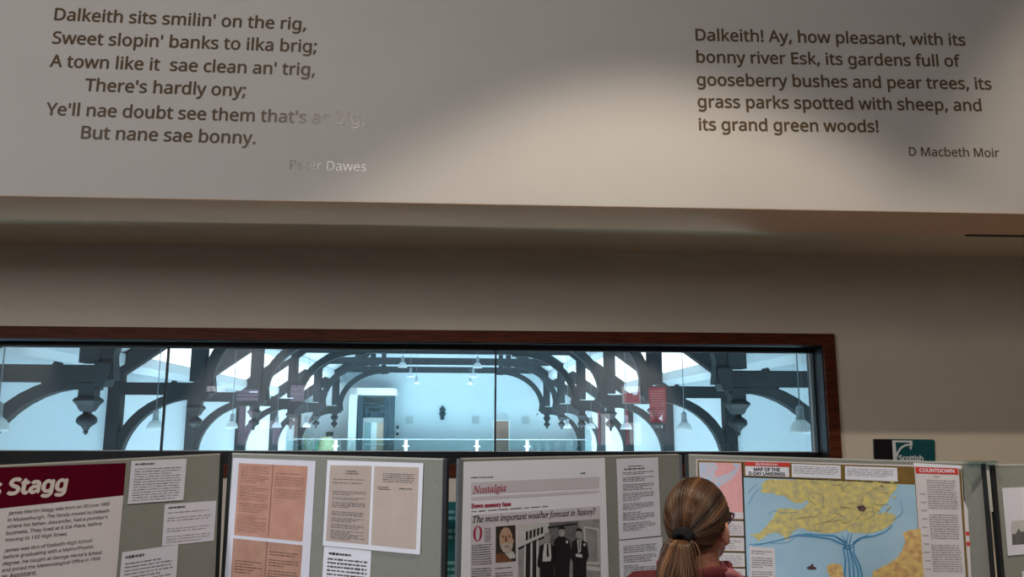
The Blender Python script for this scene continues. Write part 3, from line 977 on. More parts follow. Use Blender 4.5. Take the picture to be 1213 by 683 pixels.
s.lines('printed_text', interp(cq, .24, .03, .94, .97), 62, 'print_pale', 3, .5, parent=cc, para=(13, 14, 26, 27, 40, 41), ends=.1)
s.lines('date_print', interp(cq, .06, .1, .20, .97), 16, 'print_pale', 3, .14, parent=cc)
s.lines('hour_print', [(1106, 563.6), (1114, 563.9), (1114, 565), (1106, 564.7)], 1, 'print_mid', 3, .8, parent=cc)
rd = s.poly('countdown_heading', [(1084.0, 552.6), (1134.6, 554.4), (1135.4, 561.8), (1085.0, 560.2)], 'map_red', 2, label='red heading strip')
s.text('countdown_lettering', [('COUNTDOWN', (1089.4, 558.4), (1130.8, 559.6))], 'paper_bright', 3, parent=rd, bold=0.02)
s.polys('edge_line', [[(1135.8, 555), (1138.6, 555.2), (1151.0, 745), (1148.6, 745)]], 'map_border', 2)
s.polys('top_strip', [[(1082.6, 548.4), (1138.2, 551.8), (1138.4, 554), (1083, 552.2)]], 'paper_bright', 1)
# a second sheet showing behind the map's right edge
q = [(1128, 552.4), (1140.6, 553.6), (1142.8, 594), (1146.4, 603), (1151.6, 700), (1138, 700)]
s = Sheet(B4, 'rolled_sheet', 'cream sheet with red marks peeping out behind the map', 'poster', q, 'paper_warm', 0.0004, 0.0006)
s.poly('dark_edge', [(1138.4, 555), (1140.6, 553.8), (1142.8, 593), (1141, 594)], 'map_black', 1)
s.polys('red_mark', [[(1142.5, 629), (1148, 629.4), (1148.3, 634), (1142.6, 633.6)], [(1143, 641), (1149, 641.4), (1149.3, 646.6), (1143, 646)]], 'map_red', 1)

# --- board 5
q = [(1186.6, 577.8), (1232, 575.8), (1236, 654), (1193.6, 657.8)]
s = Sheet(B5, 'photo_sheet', 'white sheet with a dark photograph at the right edge of the picture', 'document', q, 'paper', 0.001)
s.poly('printed_photograph', [(1197.4, 623), (1232, 618), (1233, 642), (1198.4, 645)], 'photo_mid', 1)
s.poly('printed_sky', [(1197.4, 617), (1232, 612), (1232, 630), (1208, 629), (1206, 625), (1202, 632), (1198, 632)], 'photo_light', 2)
q = [(1210.5, 676), (1250, 674), (1252, 730), (1212, 732)]
note(B5, 'white sheet at the bottom right corner of the picture', q, 8, False)
# clear clip joining boards at the right
b5 = at_y(1171, 549, 2.74)
t = thing('board_connector', 'clear plastic clip over the joint of the two right boards', 'clip', Matrix.Translation(b5))
m = MB()
m.box(-.075, .03, -.004, .03, .004, .010)
m.box(-.075, .03, -.008, -.004, -.012, .010)
m.build('clip_plate', 'rail_glass', t)
MB().box(-.012, -.002, -.004, .012, -.16, .004).build('clip_pin', 'board_cap', t)

# ------------------------------------------------------------------ the hall beyond the window
HW, ROOF_S = 5.4, 0.71
D0, D1 = 4.35, 33.4
RZ = 1.10                                         # roof plane height at x = 5.3


def hallobj(mb, name, m, smooth=False):
    o = mb.build(name, m, None, smooth)
    o.matrix_world = HM
    return o


def roof_z(x):
    return RZ + ROOF_S * (5.3 - abs(x))


ZF = -5.6
for s, nm in ((-1, 'wall_hall_left'), (1, 'wall_hall_right')):
    x0, x1 = sorted((s * HW, s * (HW + .3)))
    struct(hallobj(MB().box(x0, x1, D0, D1, ZF, roof_z(HW)), nm, 'hall_wall'))
struct(hallobj(MB().box(-HW, HW, D0, D1, ZF - .2, ZF), 'floor_hall', 'hall_floor'))
pf = [(-HW - .3, ZF), (HW + .3, ZF), (HW + .3, roof_z(HW + .3)), (0, roof_z(0) + .1), (-HW - .3, roof_z(HW + .3))]
struct(hallobj(MB().prism(pf, D1, D1 + .3, lambda a, b, h: (a, h, b)), 'wall_hall_end', 'hall_wall'))
LA, LB = 5.2, 4.15
DS = [10.03 + 4.11 * i for i in range(6)]
for s, nm in ((-1, 'ceiling_hall_left'), (1, 'ceiling_hall_right')):
    m = MB()
    f = lambda a, b, h: (s * a, h, b)
    def band(xa, xb, da, db):
        m.prism([(xa, roof_z(xa)), (xb, roof_z(xb)), (xb, roof_z(xb) + .15), (xa, roof_z(xa) + .15)], da, db, f)
    band(HW + .3, LA, D0, D1)
    band(LB, -.02, D0, D1)
    band(LA, LB, D0, DS[1])
    for d in DS[1:] + [D1 - .1]:
        band(LA, LB, d - .1, d + .1)
    struct(hallobj(m, nm, 'hall_roof'))
    k = 0
    for d, e in zip(DS[1:], DS[2:] + [D1 - .1]):
        m = MB()
        band(LA, LB, d + .1, e - .1)
        k += 1
        ob = hallobj(m, 'window_%d' % (1 + k + (5 if s > 0 else 0)), 'rooflight')
        struct(ob)


def make_truss():
    t = thing('roof_truss', '', 'roof truss', HM, 'timber trusses of the hall')
    T = 0.105                                      # half the timber's thickness along the hall
    for s in (-1, 1):
        f = lambda a, b, h, s=s: (s * a, h, b)
        MB().prism([(5.19, -3.0), (5.40, -3.0), (5.40, .98), (5.19, 1.05)], -T, T, f).build('wall_post', 'truss_timber', t)
        hb = MB().prism([(3.78, .47), (5.40, .47), (5.40, .675), (3.78, .675)], -T * .95, T * .95, f)
        hb.prism([(3.76, .42), (3.88, .42), (3.88, .70), (3.70, .70), (3.70, .58)], -T - .02, T + .02, f)
        hb.prism([(4.33, .67), (4.385, .67), (4.358, .715)], -T, T, f)
        hb.build('hammer_beam', 'truss_timber', t)
        out, inn = [], []
        for i in range(13):
            a = R(90 * i / 12 - 14 * (1 - i / 12))
            inn.append((4.0 + 1.14 * math.cos(a), -.68 + 1.08 * math.sin(a)))
            out.append((4.0 + 1.30 * math.cos(a), -.66 + 1.20 * math.sin(a)))
        m = MB().strip(out, inn, -T * .8, T * .8, f)
        m.prism([(3.84, .38), (4.22, .385), (4.5, .45), (4.5, .50), (3.84, .50)], -T * .72, T * .72, f)
        m.build('curved_brace', 'truss_timber', t)
        MB().prism([(3.84, .70), (4.08, .70), (4.08, 1.95), (3.84, 2.05)], -T, T, f).build('hammer_post', 'truss_timber', t)
        out, inn = [], []
        for i in range(13):
            a = R(90 * i / 12)
            inn.append((2.12 + 1.58 * math.cos(a), .66 + 1.24 * math.sin(a)))
            out.append((2.12 + 1.76 * math.cos(a), .66 + 1.42 * math.sin(a)))
        m = MB().strip(out, inn, -T * .8, T * .8, f)
        m.prism([(3.66, .50), (3.9, .50), (3.9, .82), (3.7, .82)], -T * .88, T * .88, f)
        m.prism([(2.02, 1.88), (2.3, 1.86), (2.3, 2.0), (2.02, 2.0)], -T * .9, T * .9, f)
        m.build('arch_rib', 'truss_timber', t)
        MB().prism([(5.40, .74), (5.19, .74 + .06), (0, RZ - .30 + ROOF_S * 5.3), (0, RZ - .02 + ROOF_S * 5.3), (5.40, RZ - .10)], -T * .91, T * .91, f).build('principal_rafter', 'truss_timber', t)
        MB().prism([(2.13, 2.10), (2.29, 2.10), (2.29, 3.06), (2.13, 3.16)], -T * .7, T * .7, f).build('strut', 'truss_timber', t)
        m = MB()                                  # turned pendant under the hammer post
        m.box(s * 3.97 - .09, s * 3.97 + .09, -.09, .09, .28, .46)
        for (w0, z0), (w1, z1) in zip([(.09, .30), (.120, .275), (.130, .25), (.095, .20), (.075, .15)], [(.120, .275), (.130, .25), (.095, .20), (.075, .15), (.06, .125)]):
            vs = [(s * 3.97 + sx * w, sy * w, z) for w, z in ((w0, z0), (w1, z1)) for sx, sy in ((-1, -1), (1, -1), (1, 1), (-1, 1))]
            m.add(vs, [(0, 1, 5, 4), (1, 2, 6, 5), (2, 3, 7, 6), (3, 0, 4, 7), (3, 2, 1, 0), (4, 5, 6, 7)])
        m.lathe([(.055, .14), (.05, .10), (.075, .085), (.105, .06), (.118, .025), (.114, -.005), (.08, -.035), (.05, -.055), (.034, -.085), (.022, -.10), (.034, -.115), (.02, -.13), (.004, -.15)], (s * 3.97, 0, 0), 14)
        m.build('pendant', 'truss_timber', t)
    MB().prism([(-3.62, 1.93), (3.62, 1.93), (3.45, 2.15), (-3.45, 2.15)], -T, T, lambda a, b, h: (a, h, b)).build('collar_beam', 'truss_timber', t)
    return t


TL = ['dark timber roof truss nearest the window', 'dark timber roof truss second from the window', 'dark timber roof truss third from the window',
      'dark timber roof truss fourth from the window', 'dark timber roof truss fifth from the window, next to last', 'dark timber roof truss furthest away, before the end wall']
t0 = make_truss()
for i, d in enumerate(DS):
    t = t0 if i == 0 else copy_tree(t0)
    t.matrix_world = HM @ Matrix.Translation((0, d, 0))
    t['label'] = TL[i]
# purlins run the whole length
for s in (-1, 1):
    m = MB()
    for x in (5.24, 4.1, 2.2):
        z = roof_z(x)
        m.prism([(x - .08, z - .16), (x + .08, z - .16 - .11), (x + .08, z - .10), (x - .08, z + .01)], D0, D1, lambda a, b, h, s=s: (s * a, h, b))
    struct(hallobj(m, 'trim_%d' % (2 if s < 0 else 3), 'hall_roof'))


def make_lamp(cord):
    t = thing('pendant_lamp', '', 'lamp', HM, 'bell lamps hanging in the hall')
    m = MB().lathe([(.118, 0), (.112, .035), (.098, .075), (.075, .11), (.045, .135), (.040, .137), (.070, .106), (.092, .073), (.106, .034), (.112, 0)], n=20)
    m.build('shade', 'enamel', t, True)
    MB().lathe([(.045, .13), (.047, .15), (.040, .16), (.040, .26), (.030, .27), (.012, .285)], n=14).build('lamp_neck', 'lamp_grey', t)
    MB().tube([(0, 0, .28), (0, 0, cord)], .006, 6).build('flex', 'flex', t)
    return t


lamps = []
order = ['nearest', 'second', 'third', 'fourth', 'fifth']
for i in range(5):
    lamps.append((-3.90, 7.98 + 4.11 * i, -.095, '%s bell lamp hanging along the left side of the hall' % order[i]))
    lamps.append((3.88, 7.98 + 4.11 * i, -.09, '%s bell lamp hanging along the right side of the hall' % order[i]))
for i in range(3):
    lamps.append((-.88, 20.3 + 4.11 * i, 1.40, '%s white bell lamp of the left row under the collar beams' % order[i]))
    lamps.append((1.0, 20.3 + 4.11 * i, 1.40, '%s white bell lamp of the right row under the collar beams' % order[i]))
l0, l1 = make_lamp(roof_z(3.94) + .12), make_lamp(roof_z(.94) - 1.36)
for i, (x, d, z, lb) in enumerate(lamps):
    t = (l0 if i == 0 else copy_tree(l0)) if i < 10 else (l1 if i == 10 else copy_tree(l1))
    t.matrix_world = HM @ Matrix.Translation((x, d, z))
    t['label'] = lb

# gallery at the far end
GZ = -EYE - .02
struct(hallobj(MB().box(-HW, HW, 28.9, D1, GZ - .3, GZ), 'floor_gallery', 'hall_floor'))


def hxz(px, py, d):
    """hall x, z of a picture point on the cross plane d"""
    inv = HM.inverted()
    o = inv @ CAMPOS
    v = inv.to_3x3() @ ray(px, py)
    p = o + v * ((d - o.y) / v.y)
    return p.x, p.z


bal = thing('balustrade', 'glass balustrade with steel handrail across the far gallery', 'balustrade', HM @ Matrix.Translation((0, 29.0, 0)))
rz = hxz(520, 520, 29)[1]
MB().tube([(-HW, 0, rz), (HW, 0, rz)], .018, 8).build('handrail', 'rail_steel', bal)
xs = [hxz(x, 520, 29)[0] for x in (398, 481, 565, 624.5)]
for x in xs:
    m = MB().box(x - .05, x + .05, -.03, .03, GZ, rz - .02)
    m.box(x - .11, x + .11, -.02, .02, rz - .26, rz - .22)
    m.build('baluster', 'lift_white', bal)
ex = [-HW] + xs + [HW]
for a, b in zip(ex[:-1], ex[1:]):
    MB().box(a + .06, b - .06, -.006, .006, GZ + .1, rz - .03).build('glass_panel', 'rail_glass', bal)

# lift
LD = 32.0
def H2(px, py, d=LD):
    return hxz(px, py, d)


x0, ztop = H2(415.2, 459.5)
xr, _ = H2(470.8, 460)
xi, zi = H2(424, 467.6)
lift = thing('lift', 'white framed lift with grey car on the far gallery', 'lift', HM @ Matrix.Translation((0, LD, 0)))
m = MB()
m.box(x0, xi, -.3, 1.0, GZ, ztop)
m.prism([(x0, zi), (xr, zi - .02), (xr, ztop - .10), (xr - .03, ztop - .03), (xr - .10, ztop), (x0, ztop)], -.3, 1.0, lambda a, b, h: (a, h, b))
m.build('surround', 'lift_white', lift)
def lbox(nm, mt, y0, y1, *qs):
    m = MB()
    for (a, b, c, d) in qs:
        xa, za = H2(a, b)
        xb, zb = H2(c, d)
        m.box(min(xa, xb), max(xa, xb), y0, y1, min(za, zb), max(za, zb))
    return m.build(nm, mt, lift)
lbox('guide_post', 'lift_dark', -.1, .1, (462.0, 467.8, 466.0, 545))
lbox('guide_post', 'lift_dark', -.05, .15, (455.6, 470, 458.6, 545))
lbox('guide_post', 'lift_dark', -.05, .15, (425.4, 470, 428.4, 545))
lbox('lift_car', 'lift_grey', .02, .9, (429.2, 494.4, 456.8, 545))
lbox('door', 'lift_teal', -.01, .02, (432.0, 500, 438.4, 545))
lbox('door', 'lift_beige', -.01, .02, (446.6, 500, 453.4, 545))
lbox('door', 'enamel', -.008, .02, (439.2, 500, 445.6, 545))
lbox('car_handrail', 'lift_white', -.06, -.03, (432, 525.5, 455, 526.4))
m = MB()
for (a, b, c, d) in ((427, 477, 461, 478.6), (430, 481, 457, 483.2), (432, 484, 437, 493.5), (449.5, 484, 455, 493.5), (436, 486.6, 450.5, 489), (438.5, 489, 448, 494.4), (430, 490.5, 457, 492.2)):
    xa, za = H2(a, b)
    xb, zb = H2(c, d)
    m.box(xa, xb, .05, .35, zb, za)
for cx in (434.4, 452.4):
    x, z = H2(cx, 486)
    m.tube([(x, .0, z), (x, .3, z)], .10, 14)
m.build('machinery', 'lift_dark', lift)
lbox('lift_back', 'grille', .95, 1.0, (424, 467.6, 462, 545))

# things on the end wall
ED = D1 - .02
def wall_thing(name, label, cat, px, py, group=None):
    x, z = hxz(px, py, ED)
    return thing(name, label, cat, HM @ Matrix.Translation((x, ED, z)), group), x, z
pxm = ED / FPX
t, _, _ = wall_thing('wall_carving', 'dark carved ornament with a round head on the end wall', 'carving', 524, 497)
m = MB().lathe([(.075, 0), (.085, .05), (.07, .13), (.12, .20), (.15, .25), (.07, .28), (.06, .30), (.11, .34), (.13, .40), (.11, .46), (.06, .50), (.02, .57)], (0, -.09, 0), 14)
m.build('ornament', 'lift_dark', t)
MB().box(-.08, .08, -.06, .01, .02, .3).build('bracket', 'lift_dark', t)
for px, lb in ((485, 'grey square grille left of the carved ornament'), (563.4, 'grey square grille right of the carved ornament'), (622.5, 'grey square grille right of the arched door')):
    t, _, _ = wall_thing('wall_grille', lb, 'grille', px, 497.2, 'square grilles on the end wall')
    m = MB().box(-.16, .16, -.03, .01, -.16, .16)
    m.build('grille_frame', 'hall_roof', t)
    m = MB()
    for k in range(6):
        m.box(-.13, .13, -.045, -.03, -.125 + k * .045, -.10 + k * .045)
    m.build('slats', 'grille', t)
t, _, _ = wall_thing('call_panel', 'small white panel with two dark windows beside the lift', 'panel', 471, 509.5)
MB().box(-.07, .07, -.03, .01, -.24, .24).build('panel_plate', 'lift_white', t)
MB().box(-.05, .05, -.04, -.03, .06, .20).build('indicator', 'lift_dark', t)
MB().box(-.05, .05, -.04, -.03, -.20, -.08).build('indicator', 'lift_dark', t)
t, _, _ = wall_thing('wall_fixture', 'small round dark fixture on the end wall', 'fixture', 636.4, 491)
MB().lathe([(.03, 0), (.04, .03), (.02, .05)], n=10).build('knob_head', 'lift_dark', t)
# arched door
x0, z1 = hxz(585.3, 498, ED)
x1, _ = hxz(602.4, 498, ED)
dr = struct(thing('door_1', 'brown door below an arched panel on the end wall', 'door', HM @ Matrix.Translation(((x0 + x1) / 2, ED, 0))))
w = (x1 - x0) / 2
m = MB().box(-w, w, -.04, .01, GZ, z1)
m.build('door_leaf', 'door_brown', dr)
m = MB()
arc = [(w * 1.05 * math.cos(R(a)), z1 + .02 + .30 * math.sin(R(a))) for a in range(0, 181, 15)]
m.prism(arc, -.03, .01, lambda a, b, h: (a, h, b)).build('arched_panel', 'hall_roof', dr)
m = MB()
for k in (-1, 1):
    m.box(k * (w + .03) - .03, k * (w + .03) + .03, -.06, .01, GZ, z1)
m.box(-w - .06, w + .06, -.06, .01, z1 - .01, z1 + .03)
m.build('door_frame', 'lift_white', dr)
# coat rail with a yellow coat, plant (for a mirrored one), and notice at the left of the gallery
x, z = hxz(387, 536, 30.5)
t = thing('hanging_coat', 'pale yellow coat hanging on a stand left of the lift', 'coat', HM @ Matrix.Translation((x, 30.5, 0)))
zz = hxz(387, 517, 30.5)[1]
m = MB()
pr = [(.16, zz), (.24, zz - .06), (.28, zz - .3), (.33, zz - .6), (.36, zz - .95)]
n = 20
vs, fs = [], []
for r, z in pr:
    for k in range(n):
        a = 2 * PI * k / n
        rr = r * (1 + .07 * math.sin(5 * a + z * 3))
        vs.append((rr * math.cos(a), rr * .5 * math.sin(a), z))
for j in range(len(pr) - 1):
    for k in range(n):
        fs.append((j * n + k, j * n + (k + 1) % n, (j + 1) * n + (k + 1) % n, (j + 1) * n + k))
fs += [tuple(range(n)), tuple(range((len(pr) - 1) * n, len(pr) * n))]
m.add(vs, fs)
m.build('coat_body', 'coat_yellow', t, True)
MB().ball((-.36, .02, zz - .42), (.09, .1, .36)).build('coat_sleeve', 'coat_green', t, True)
m = MB().tube([(0, 0, GZ), (0, 0, zz + .05)], .03, 8)
m.lathe([(.25, GZ), (.25, GZ + .03), (.04, GZ + .05)], n=16)
m.build('stand', 'lift_dark', t)
x, z = hxz(390.5, 513.4, ED)
t = thing('exit_sign', 'small dark sign box on the end wall above the yellow coat', 'sign', HM @ Matrix.Translation((x, ED, z)))
MB().box(-.14, .14, -.06, .01, -.07, .07).build('sign_box', 'lift_dark', t)
MB().box(-.10, .10, -.066, -.06, -.012, .02).build('sign_panel', 'coat_green', t)
x, z = -4.75, 0  # plant placed in the gallery in place of a reflection in the glass
t = thing('potted_plant', 'leafy green plant in a pot, added for a plant mirrored in the glass', 'plant', HM @ Matrix.Translation((x, 29.8, GZ)))
MB().lathe([(.14, 0), (.19, .30), (.20, .32), (.17, .32)], n=16).build('pot', 'terracotta', t)
m = MB()
for k in range(70):
    a, r, h = random.uniform(0, 2 * PI), random.uniform(.02, .30), random.uniform(.45, 1.25)
    c = Vector((r * math.cos(a), r * math.sin(a), h))
    d = Vector((math.cos(a), math.sin(a), random.uniform(-.6, .9))).normalized() * random.uniform(.10, .2)
    sd = d.cross(Vector((0, 0, 1))).normalized() * .035
    up = Vector((0, 0, .01))
    m.add([c, c + d * .5 + sd, c + d, c + d * .5 - sd, c + d * .5 + up], [(0, 1, 4), (1, 2, 4), (2, 3, 4), (3, 0, 4), (0, 3, 2, 1)])
m.build('foliage', 'leaf_green', t)
m = MB()
for k in range(5):
    a = k * 1.3
    m.tube([(0, 0, .3), (.06 * math.cos(a), .06 * math.sin(a), .7), (.15 * math.cos(a), .15 * math.sin(a), 1.1)], .012, 6)
m.build('stem', 'leaf_green', t)

# ------------------------------------------------------------------ posters on the back wall of the reading room (seen as reflections in the glass)
GLY = WY + gy


def mirror(px, py, y=YB):
    yv = 2 * GLY - y
    p = at_y(px, py, yv)
    return p.x, p.z


KF = Frame((0, YB, 0), (-1, 0, 0), (0, 0, 1))


def back_poster(label, x0, y0, x1, y1, m, deco=None, h=.002):
    xa, za = mirror(x0, y0)
    xb, zb = mirror(x1, y1)
    q = [(-xb, za), (-xa, za), (-xa, zb), (-xb, zb)]
    s = Sheet(KF, 'poster', label, 'poster', q, m, h, .004, 'posters on the back wall', px=False)
    w, hh = abs(xb - xa), abs(za - zb)
    if deco:
        mb = MB()
        for (u0, v0, u1, v1) in deco[1]:
            mb.box((.5 - u1) * w, (.5 - u0) * w, (.5 - v1) * hh, (.5 - v0) * hh, .0003, .001)
        mb.build('printed_bars', deco[0], s.root)
    return s


back_poster('red poster with white bars on the back wall, reflected in the right pane', 768.4, 458.5, 789.6, 500, 'poster_red', ('poster_white', [(.08, .10 + .07 * k, .92, .115 + .07 * k) for k in range(11)]))
back_poster('white and red poster on the back wall, reflected left of the red one', 736.6, 457, 758.6, 478, 'poster_white', ('poster_red', [(.12, .40, .95, .95), (.5, .3, .95, .4)]))
back_poster('narrow red strip poster on the back wall, reflected in the right pane', 740.8, 484, 744.8, 528, 'poster_red')
back_poster('white poster low on the back wall, reflected below the red ones', 745.6, 500, 760, 530, 'poster_white')
back_poster('pink poster strip on the back wall, reflected over the far pendants', 707.4, 486, 711.0, 528, 'poster_red')
back_poster('white square poster on the back wall, reflected over the far pendants', 711.8, 490, 723, 528, 'poster_white')
back_poster('lilac wide poster on the back wall, reflected in the left panes', 281, 461, 306, 474.4, 'poster_lilac', ('poster_dark', [(.0, .30, 1, .36), (0, .62, 1, .7)]))
back_poster('tall lilac poster on the back wall, reflected in the left panes', 284, 481, 297, 528, 'poster_lilac')
back_poster('white notice on the back wall, reflected left of the lilac posters', 245, 457, 267, 463.5, 'poster_white')
back_poster('lilac square poster on the back wall, reflected left of the lift', 344.6, 456, 360, 475, 'poster_lilac', ('poster_white', [(.1, .2, .9, .26), (.1, .5, .9, .56)]))
back_poster('white poster with dark block on the back wall, reflected left of the lift', 356, 489, 368.5, 506, 'poster_white', ('poster_dark', [(.35, .15, .65, .6)]))
back_poster('white low poster on the back wall, reflected left of the lift', 343, 494, 352, 522, 'poster_white')
back_poster('narrow lilac poster on the back wall, reflected under the arches', 323.8, 496, 331, 528, 'poster_lilac')
back_poster('white wide poster on the back wall, reflected under the arches', 309, 498, 322.6, 508, 'poster_white')


# ------------------------------------------------------------------ the visitor
PY = 2.25
hc = at_y(827.5, 611.5, PY)                       # centre of the skull
HEADYAW = R(-YAW - 34)
BODYYAW = R(-YAW - 16)
feet = Vector((hc.x - .03, hc.y - .02, 0))
woman = thing('person', 'person with a brown ponytail in a maroon jacket looking at the map', 'person', Matrix.Translation(feet) @ Matrix.Rotation(BODYYAW, 4, 'Z'))
MWp = (Matrix.Translation(feet) @ Matrix.Rotation(BODYYAW, 4, 'Z')).inverted()
HEADM = MWp @ Matrix.Translation(hc) @ Matrix.Rotation(HEADYAW, 4, 'Z') @ Matrix.Rotation(R(9), 4, 'X')
hcl = MWp @ hc
SH = hcl.z - .166                                 # height of the shoulder points


def rings(mb, rs, n=24, M=None, p=2.4):
    """stack of rounded rings (z, half width, half depth, cx, cy)"""
    vs, fs = [], []
    for (z, hx, hy, cx, cy) in rs:
        for k in range(n):
            a = 2 * PI * k / n
            c, sn = math.cos(a), math.sin(a)
            vs.append((cx + hx * math.copysign(abs(c) ** (2 / p), c), cy + hy * math.copysign(abs(sn) ** (2 / p), sn), z))
    for j in range(len(rs) - 1):
        for k in range(n):
            fs.append((j * n + k, j * n + (k + 1) % n, (j + 1) * n + (k + 1) % n, (j + 1) * n + k))
    fs.append(tuple(range(n))[::-1])
    fs.append(tuple((len(rs) - 1) * n + k for k in range(n)))
    mb.add(vs, fs, M)
    return mb


def head_mesh(mb):
    """skull, jaw and face as one shaped surface; local y is forward"""
    prof = [(-.128, .018, .030, .062), (-.120, .034, .046, .054), (-.105, .047, .066, .036), (-.085, .057, .080, .018), (-.06, .065, .088, .010), (-.03, .071, .094, .004), (0, .0745, .097, -.002),
            (.03, .0745, .095, -.004), (.055, .069, .086, -.006), (.075, .057, .070, -.008), (.09, .040, .048, -.009), (.098, .018, .022, -.010)]
    n = 40
    fine = []
    for j in range(len(prof) - 1):
        for t in (0, .34, .67):
            fine.append([prof[j][i] * (1 - t) + prof[j + 1][i] * t for i in range(4)])
    fine.append(prof[-1])
    vs, fs = [], []
    for z, hx, hy, cy in fine:
        for k in range(n):
            a = 2 * PI * k / n
            x, y = hx * math.cos(a), cy + hy * math.sin(a)
            if math.sin(a) > 0:
                g = lambda x0, z0, sx, sz: math.exp(-((x - x0) / sx) ** 2 - ((z - z0) / sz) ** 2)
                y += .024 * g(0, -.052, .011, .013) + .011 * g(0, -.03, .008, .022)
                y += -.010 * (g(.031, -.018, .015, .011) + g(-.031, -.018, .015, .011))
                y += .006 * g(0, -.084, .02, .006) + .005 * g(0, -.094, .018, .005) - .004 * g(0, -.089, .02, .003) + .006 * g(0, -.115, .018, .012)
            vs.append((x, y, z))
    for j in range(len(fine) - 1):
        for k in range(n):
            fs.append((j * n + k, j * n + (k + 1) % n, (j + 1) * n + (k + 1) % n, (j + 1) * n + k))
    fs.append(tuple(range(n))[::-1])
    fs.append(tuple((len(fine) - 1) * n + k for k in range(n)))
    mb.add(vs, fs, HEADM)


def arm_path(s):
    sh = Vector((s * .165, -.01, SH - .048))
    el = Vector((s * .215, .02, SH - .30))
    wr_ = Vector((s * .155, .20, SH - .42))
    return sh, el, wr_


def hand(mb, s, wr_):
    fwd = Vector((-s * .35, .90, -.15)).normalized()
    side = Vector((-s * .9, -.4, 0)).normalized()
    palm = wr_ + fwd * .05
    mb.tube([wr_ - fwd * .03, wr_ + fwd * .01, wr_ + fwd * .05, wr_ + fwd * .085], [.024, .026, .036, .034], 10, .55)
    up = side.cross(fwd)
    for i, (off, ln) in enumerate(((-.028, .062), (-.010, .074), (.009, .070), (.027, .054))):
        b = wr_ + fwd * .075 + side * off
        p1 = b + fwd * ln * .45
        p2 = p1 + fwd * ln * .3 - Vector((0, 0, 1)) * ln * .22
        p3 = p2 + fwd * ln * .12 - Vector((0, 0, 1)) * ln * .3
        mb.tube([b, p1, p2, p3], [.0092, .0088, .0082, .006], 8)
    b = wr_ + fwd * .03 + side * .026
    mb.tube([b, b + side * .026 + fwd * .02, b + side * .034 + fwd * .05], [.011, .0098, .0075], 8)


body = MB()
head_mesh(body)
ncx, ncy = hcl.x, hcl.y - .012
rings(body, [(.83, .150, .105, 0, 0), (.95, .128, .088, 0, .005), (1.05, .135, .095, 0, .01), (SH - .05, .150, .092, 0, .0), (SH - .015, .12, .075, 0, -.005), (SH + .02, .072, .060, ncx * .4, ncy * .4 - .01),
             (SH + .06, .055, .056, ncx * .8, ncy * .7), (hcl.z - .10, .052, .056, ncx, ncy), (hcl.z - .04, .05, .055, ncx, ncy)], p=2.2)
for s in (-1, 1):
    sh, el, wr_ = arm_path(s)
    body.tube([sh + Vector((-s * .05, 0, .0)), sh, sh.lerp(el, .5), el, el.lerp(wr_, .5), wr_], [.05, .05, .043, .036, .034, .024], 14)
    hand(body, s, wr_)
    body.tube([(s * .075, 0, .86), (s * .085, .0, .70), (s * .085, .005, .45), (s * .088, -.005, .30), (s * .09, -.01, .08)], [.085, .078, .052, .053, .034], 14)
    body.tube([(s * .09, -.04, .05), (s * .095, .04, .045), (s * .10, .13, .03)], [.036, .036, .026], 12)
ob = body.build('body', 'skin', woman, True)
md = ob.modifiers.new('remesh', 'REMESH')
md.mode = 'VOXEL'
md.voxel_size = .0055
md.use_smooth_shade = True
md = ob.modifiers.new('smooth', 'SMOOTH')
md.iterations = 2

# ears
for s in (-1, 1):
    m = MB()
    EM = HEADM @ Matrix.Translation((s * (.0800 if s > 0 else .0765), -.025 if s > 0 else -.002, -.036)) @ Matrix.Rotation(R(30) if s > 0 else R(-12), 4, 'Z') @ Matrix.Rotation(R(8), 4, 'X')
    pts = []
    for i in range(17):
        a = R(-100 + 330 * i / 16)
        pts.append(EM @ Vector((s * .004, -.0145 * math.cos(a) - .002, .004 + .026 * math.sin(a))))
    m.tube(pts, .0042, 8)
    m.ball((0, 0, 0), (.0055, .0155, .027), 14, EM)
    m.ball((s * .001, .004, -.023), (.005, .008, .009), 10, EM)
    m.ball((-s * .006, .004, 0), (.010, .014, .022), 12, EM)
    m.build('ear', 'skin', woman, True)
# eyes
for s in (-1, 1):
    MB().ball((s * .031, .0785, -.018), .0115, 14, HEADM).build('eye', 'paper_bright', woman, True)

# jacket, scarf, trousers, shoes
jk = MB()
rings(jk, [(.74, .185, .135, 0, 0), (.86, .178, .130, 0, 0), (.98, .160, .115, 0, .005), (1.08, .162, .115, 0, .005), (SH - .09, .170, .112, 0, 0), (SH - .05, .152, .100, 0, -.005), (SH - .015, .116, .086, .005, -.012),
           (SH + .02, .084, .074, .008, -.012), (SH + .03, .074, .07, .008, -.012)], p=2.2, n=30)
for s in (-1, 1):
    sh, el, wr_ = arm_path(s)
    jk.tube([sh + Vector((-s * .08, 0, .012)), sh + Vector((-s * .03, 0, .006)), sh + Vector((s * .012, 0, -.02)), sh.lerp(el, .5), el, el.lerp(wr_, .5), wr_.lerp(el, .06)], [.064, .066, .064, .056, .051, .046, .038], 16)
ob = jk.build('jacket', 'jacket', woman, True)
md = ob.modifiers.new('remesh', 'REMESH')
md.mode = 'VOXEL'
md.voxel_size = .007
md.use_smooth_shade = True
md = ob.modifiers.new('smooth', 'SMOOTH')
md.iterations = 4
